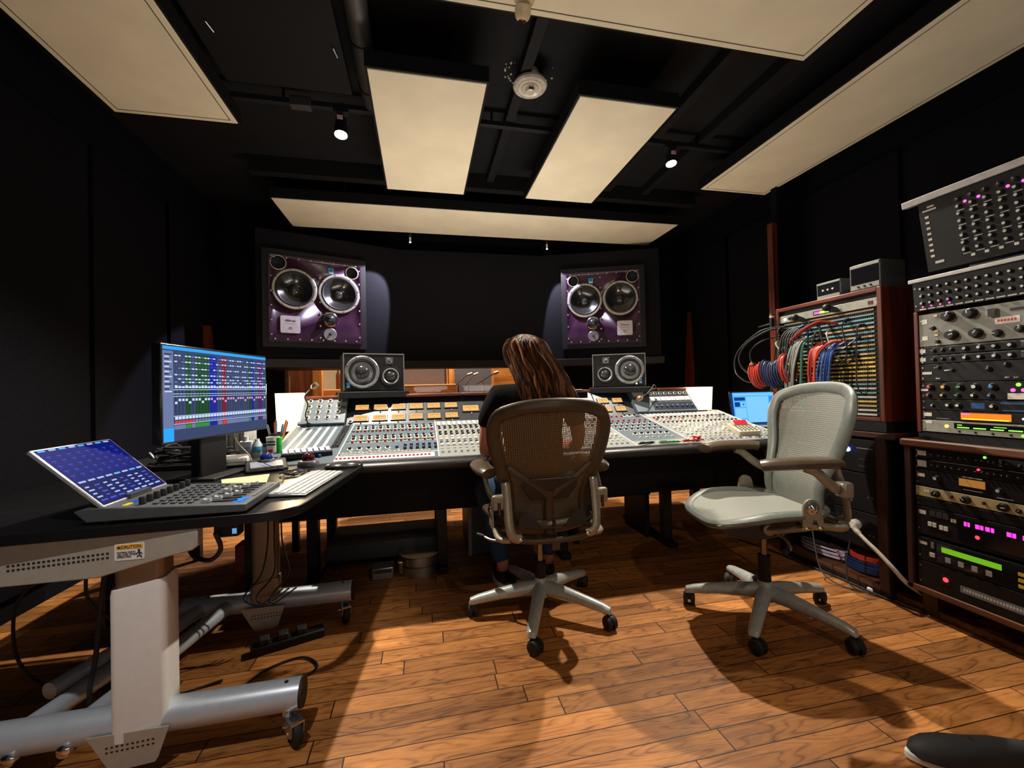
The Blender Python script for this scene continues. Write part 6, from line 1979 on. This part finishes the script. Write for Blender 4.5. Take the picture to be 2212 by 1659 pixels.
floor_cable('black cable running along the floor in front of cabinet', [(2.10, 2.50, .008), (2.15, 2.28, .008), (2.17, 2.05, .008), (2.19, 1.85, .008), (2.19, 1.66, .008), (2.22, 1.50, .008)], .005)
floor_cable('thin grey cable drooping from cabinet front to the floor', [(2.17, 2.02, .40), (2.14, 1.98, .22), (2.10, 1.90, .05), (2.11, 1.80, .01), (2.17, 1.72, .008)], .0035, M_DGREY)
floor_cable('thin black cable hanging at cabinet right side to floor', [(2.18, 1.80, .24), (2.15, 1.80, .12), (2.13, 1.77, .03), (2.16, 1.70, .008), (2.22, 1.66, .008)], .0035)

# patch bay cabinet
pb = thing('patch_bay_cabinet', 'reddish wooden patch bay cabinet with striped rows on the right', 'patch bay', (2.20, 2.245, .868), (0, 0, RZ))
PW, PH, PD = .625, .665, .30
for x in (0, PW - .022):
    B().box(x, x + .022, -.006, PD, 0, PH).obj('side_panel', M_REDWOODZ, pb, bevel=.003)
B().box(.022, PW - .022, -.006, PD, PH - .022, PH).obj('top_board', M_REDWOOD, pb, bevel=.003)
B().box(.022, PW - .022, -.006, PD, 0, .020).obj('bottom_board', M_REDWOOD, pb, bevel=.003)
B().box(.022, PW - .022, .02, .03, .020, PH - .022).obj('jack_panel', M_BLACK, pb)
B().box(.0, PW, .0, PD, -.05, 0).obj('plinth', M_BLACK, pb)
smat = [mat('teal_strip', S(112, 154, 164), .5), mat('tan_strip', S(190, 160, 116), .5), mat('yellow_strip', S(216, 186, 78), .5), mat('white_strip', S(206, 204, 192), .5), mat('cream_strip', S(222, 206, 160), .5)]
seq = [1, 0, 0, 0, 1, 0, 1, 0, 1, 0, 1, 2, 2, 2, 2, 2, 1, 0, 3, 0, 3, 2, 1, 3, 3]
zt0, zb0 = .560, .032
for i, m in enumerate(seq):
    z = lerp(zt0, zb0, i / (len(seq) - 1))
    B().box(.045, PW - .050, .012, .021, z - .0045, z + .0045).obj('label_strip', smat[m], pb)
b = B()
for i in range(len(seq) - 1):
    z = lerp(zt0, zb0, (i + .5) / (len(seq) - 1))
    for k in range(48):
        b.cyl((.05 + k * .0108, .0195, z), (.05 + k * .0108, .016, z), .0032, n=6)
b.obj('jack_socket', M_DGREY, pb)['kind'] = 'stuff'
unit('silver meter unit with magenta and yellow bar in patch bay cabinet', 'rack device', (2.205, 2.223, 1.440), PW - .044, .044, M_FSIL, [('display', .40, .64, .25, .75, M_DSP, .001)] + [('bar_segment', .41 + i * .012, .42 + i * .012, .35, .65, LED['pink'] if i < 5 else LED['amber'] if i < 9 else LED['green'] if i < 12 else LED['amber'], .0016) for i in range(17)] + [('l', .07, .45, .009, 'white'), ('k', .13, .5, .009, None), ('button', .92, .96, .3, .7, mat('dark_red_button', S(90, 20, 26), .4), .002)], depth=.2)
for i, (u, z) in enumerate(((.20, .555), (.40, .575))):
    t = thing('microphone', ('left', 'right')[i] + ' black microphone resting at the top of the patch bay', 'microphone', (2.19, 2.245 - u, .868 + z), group='microphones on the patch bay')
    B().lathe((0, 0, .012), (-.75, .25, .25), [(.004, -.02), (.014, 0), (.017, .03), (.012, .045)], 14).obj('handle', M_DGREY, t)
    B().ball((-.045, .015, .028), (.020, .022, .020), nu=16, nv=10).obj('grille_head', M_BLACK, t)
t = thing('clamp', 'black spring clamp on the left edge of patch bay cabinet', 'clamp', (2.19, 2.26, 1.47))
B().box(-.012, .012, .0, .02, -.05, .04).obj('jaw', M_BLACK, t, bevel=.003)
B().cyl((0, .01, -.02), (-.02, .10, -.03), .007, .003, 8).obj('handle', M_BLACK, t)
B().cyl((0, .0, .02), (-.03, -.01, .02), .008, n=10).obj('tip', M_CREAMP, t)
for i, (yc, w, h, zz, lab) in enumerate(((1.945, .145, .105, 1.534, 'smaller grey meter box on top of patch bay cabinet'), (1.745, .155, .150, 1.534, 'larger grey meter box on top of patch bay cabinet'))):
    t = thing('meter_box', lab, 'meter box', (2.26, yc + w / 2, zz), (0, 0, RZ), group='grey boxes on the patch bay cabinet')
    B().box(0, w, 0, .16, 0.003, h).obj('case', mat('grey_steel_box', S(84, 88, 88), .5, .2), t, bevel=.003)
    B().box(.008, w - .008, -.002, 0, h * .30, h * .86).obj('front_panel', M_DSP, t)
    B().box(.006, w - .006, -.0035, 0, h * .12, h * .28).obj('lower_strip', mat('pale_box_strip', S(132, 134, 126), .5), t)
    b = B()
    b.box(.004, w - .004, -.004, 0, h * .88, h * .97)
    b.obj('upper_strip', mat('pale_box_strip', S(132, 134, 126), .5), t)
    for k in range(3):
        B().lathe((w * (.3 + .2 * k), -.002, h * (.55 if i == 0 else .20)), (0, -1, 0), [(.006, 0), (.005, .006)], 10).obj('knob', M_KTOP if i == 0 else M_BLACK, t)
    for sx in (.01, w - .02):
        B().box(sx, sx + .01, .02, .14, 0, .004).obj('foot', M_RUBBER, t)

# hanging coils and patch cords
def hank(label, y0, y1, x, z, rad, n, r, m):
    pts = []
    rr = random.Random(n * 31 + int(y0 * 100))
    for i in range(n * 16 + 1):
        a = i / 16 * 2 * PI
        f = i / (n * 16)
        k = rad * (1 + rr.uniform(-.05, .05))
        pts.append((x + math.cos(a) * k * .55, lerp(y0, y1, f) + .012 * math.sin(a), z + math.sin(a) * k - .02 * math.sin(f * PI)))
    b = B()
    b.tube(pts, r, 6)
    return tag(b.obj('cable_hank', m), label, 'cable', 'coiled cables on the patch bay')
hank('orange-red cable hank hanging at the left edge of patch bay', 2.335, 2.245, 2.10, 1.135, .075, 6, .0055, M_CR)
hank('dark blue cable hank hanging in middle of the two red hanks', 2.235, 2.10, 2.10, 1.140, .078, 8, .0055, M_CB)
hank('small orange-red cable hank right of the dark blue hank', 2.095, 2.055, 2.10, 1.165, .085, 3, .0055, M_CR)
hank('red cable hank low on the patch bay behind the pale chair', 2.20, 2.12, 2.14, .965, .05, 5, .0055, M_CR)
def strands(label, y, x, z1, z0, w, n, m, lean=0., cat='cable'):
    b = B()
    rr = random.Random(int(y * 1000))
    for i in range(n):
        yy = y + (i / max(1, n - 1) - .5) * w
        q = [(x + .03, yy - .02 + rr.uniform(-.02, .02), z1 + .03), (x - .015, yy, z1 - .02), (x - .03 + rr.uniform(-.008, .008), yy + lean * .3 + rr.uniform(-.006, .006), lerp(z1, z0, .4)), (x - .03 + rr.uniform(-.008, .008), yy + lean * .7 + rr.uniform(-.006, .006), lerp(z1, z0, .75)), (x - .02, yy + lean, z0)]
        b.tube(smooth_path(q), .0052, 6)
    return tag(b.obj('cable_bundle', m), label, cat, 'cable bundles hanging on the patch bay')
strands('orange-red cable bundle hanging straight down right of centre on patch bay', 1.925, 2.14, 1.26, .93, .045, 7, M_CR)
strands('bright blue cable bundle hanging right of the red bundle', 1.845, 2.14, 1.25, .93, .06, 7, mat('bright_blue_cable', S(36, 78, 150), .45), .03)
strands('single green cables hanging straight down left of the red bundle', 1.985, 2.13, 1.30, .92, .010, 2, M_CG)
strands('grey and white cables slanting down centre of the patch bay', 2.02, 2.12, 1.30, .92, .05, 5, mat('grey_white_cable', S(150, 152, 150), .45), .07)
strands('black cables hanging at the centre of the patch bay', 2.08, 2.13, 1.36, .95, .09, 6, M_RUBBER, .02)
def cord(label, pts, m, r=.0045):
    b = B()
    b.tube(smooth_path(pts, 8), r, 6)
    for p, q in ((pts[0], pts[1]),):
        d = (Vector(q) - Vector(p)).normalized()
        b.cyl(Vector(p) - d * .0, Vector(p) + d * .03, .0065, n=8)
    return tag(b.obj('patch_cable', m), label, 'patch cord', 'loose patch cords on the patch bay')
PX = 2.213
cord('red patch cord slanting from upper right down to left', [(PX, 1.90, 1.40), (2.15, 1.93, 1.395), (2.12, 2.02, 1.34), (2.12, 2.10, 1.28), (2.14, 2.17, 1.20)], M_CR, .006)
cord('second red patch cord curving over the black cables', [(PX, 1.86, 1.385), (2.14, 1.92, 1.40), (2.11, 2.04, 1.33), (2.13, 2.12, 1.24)], M_CR, .006)
cord('red patch cord looping above the hanging red bundle', [(PX, 1.80, 1.27), (2.13, 1.82, 1.28), (2.12, 1.88, 1.24), (2.11, 1.92, 1.16)], M_CR, .007)
cord('big black loop bulging past the left side of patch bay', [(PX, 2.17, 1.40), (2.12, 2.22, 1.40), (2.06, 2.34, 1.33), (2.05, 2.40, 1.24), (2.07, 2.38, 1.16), (2.10, 2.30, 1.10)], M_RUBBER, .006)
cord('outer thin black loop hanging left of the patch bay', [(PX, 2.19, 1.42), (2.10, 2.27, 1.40), (2.04, 2.40, 1.28), (2.04, 2.42, 1.15), (2.08, 2.36, 1.08), (2.12, 2.26, 1.09)], M_DGREY, .004)
cord('inner black loop at left edge of the patch bay', [(PX, 2.15, 1.37), (2.10, 2.24, 1.34), (2.07, 2.32, 1.28), (2.08, 2.31, 1.20), (2.13, 2.22, 1.18)], M_RUBBER)
cord('pale green patch cord curling in the upper left of patch bay', [(PX, 2.16, 1.33), (2.13, 2.18, 1.32), (2.12, 2.14, 1.27), (2.13, 2.08, 1.29), (2.14, 2.06, 1.36), (PX, 2.07, 1.41)], mat('pale_green_cable', S(120, 170, 150), .45))
cord('green patch cord arching over the dark blue hank', [(PX, 2.18, 1.22), (2.12, 2.16, 1.25), (2.11, 2.10, 1.28), (2.13, 2.06, 1.22)], M_CG)
cord('blue patch cord hanging from the top row, left of centre', [(PX, 2.03, 1.40), (2.14, 2.03, 1.38), (2.13, 2.02, 1.28), (2.14, 2.0, 1.18), (PX, 1.98, 1.12)], M_CB)
cord('white-blue patch cord drooping right of centre', [(PX, 1.90, 1.36), (2.14, 1.86, 1.33), (2.13, 1.83, 1.26), (2.15, 1.82, 1.20), (PX, 1.80, 1.17)], mat('grey_white_cable', S(150, 152, 150)))
cord('black patch cord falling down over the striped rows at right', [(PX, 1.72, 1.36), (2.17, 1.72, 1.34), (2.165, 1.725, 1.20), (2.17, 1.73, 1.05), (PX, 1.735, 1.0)], M_RUBBER, .003)
cord('second black patch cord drooping over striped rows at right', [(PX, 1.80, 1.40), (2.16, 1.79, 1.36), (2.16, 1.77, 1.24), (2.17, 1.78, 1.16), (PX, 1.75, 1.22)], M_RUBBER, .003)
cord('dark blue patch cord crossing the striped rows in the middle', [(PX, 1.74, 1.30), (2.15, 1.78, 1.24), (2.14, 1.83, 1.20), (2.13, 1.86, 1.12)], M_CB)

rr = random.Random(77)
places = ('upper left', 'left', 'centre left', 'centre', 'upper centre', 'lower centre', 'lower left', 'right of centre', 'upper right of centre', 'middle')
for i in range(10):
    y0 = lerp(2.19, 1.88, ((i * 7) % 10) / 9)
    z0 = 1.40 - (i % 4) * .06
    y1 = y0 + rr.uniform(-.16, .12)
    z1 = rr.uniform(1.0, 1.22)
    zm = min(z0, z1) - rr.uniform(.03, .12)
    m = (M_RUBBER, M_DGREY, M_RUBBER, M_CG, M_RUBBER, M_CB, M_RUBBER, M_RUBBER, M_CB, M_DGREY)[i]
    cord(('black', 'dark grey', 'black', 'green', 'black', 'blue', 'black', 'black', 'blue', 'dark grey')[i] + ' drooping patch cord, ' + places[i] + ' of the patch bay tangle', [(PX, y0, z0), (2.15, y0 - .005, z0 - .01), (2.135 - .01 * (i % 3), lerp(y0, y1, .4), lerp(z0, zm, .7)), (2.14, lerp(y0, y1, .7), zm), (2.16, y1, lerp(zm, z1, .6)), (PX, y1, z1)], m, .0045)

# laptop on a ledge past the console's right end
t = thing('side_ledge', 'black ledge at right end of the console under the laptop', 'ledge', (2.58, 2.72, 0))
B().box(-.24, .25, -.28, .20, .70, .738).obj('tabletop', M_BLACK, t, bevel=.003)
for x in (-.2, .2):
    for y in (-.24, .16):
        B().box(x - .02, x + .02, y - .02, y + .02, 0, .70).obj('leg', M_BLACKMETAL, t)
lt = thing('laptop', 'open laptop with bright blue screen on the ledge by the console', 'laptop', (2.585, 2.87, .738), (0, 0, -.14))
B().poly([(x, y, 0) for x, y in rrect(-.19, .19, -.25, 0, .015)], (0, 0, .014)).obj('base', mat('laptop_silver', S(150, 156, 166), .35, .6), lt, bevel=.002)
B().box(-.165, .165, -.125, -.02, .014, .016).obj('key_field', M_BLACK, lt)
ld = B().box(-.19, .19, 0, .008, 0, .262).obj('lid', M_BLACKGLOSS, lt, loc=(0, -.002, .013), rot=(-.16, 0, 0), bevel=.002)
lm = [glow('laptop_sky', S(74, 168, 250), 1.0), glow('laptop_pale', S(120, 190, 250), .95), glow('laptop_navy', S(24, 58, 130), .8), glow('laptop_mid', S(60, 130, 220), .9)]
b = B()
def lsc(u0, u1, v0, v1, mi, l=0):
    y = -.0005 - l * .0003
    X = lambda u: -.182 + u * .364
    Z_ = lambda v: .252 - v * .242
    b.quad([(X(u0), y, Z_(v1)), (X(u1), y, Z_(v1)), (X(u1), y, Z_(v0)), (X(u0), y, Z_(v0))], mi)
lsc(0, 1, 0, 1, 0)
lsc(0, .05, 0, 1, 2, 1)
lsc(.07, 1, .04, .10, 1, 1)
for u0, u1, v0, v1, m in ((.08, .33, .16, .27, 2), (.08, .20, .32, .47, 2), (.22, .33, .32, .47, 1), (.08, .33, .52, .86, 1), (.08, .22, .89, .95, 2), (.35, .86, .14, .98, 1), (.88, .99, .14, .98, 3), (.26, .30, .36, .43, 2)):
    lsc(u0, u1, v0, v1, m, 1)
b.obj('screen', lm, ld, smooth=0)
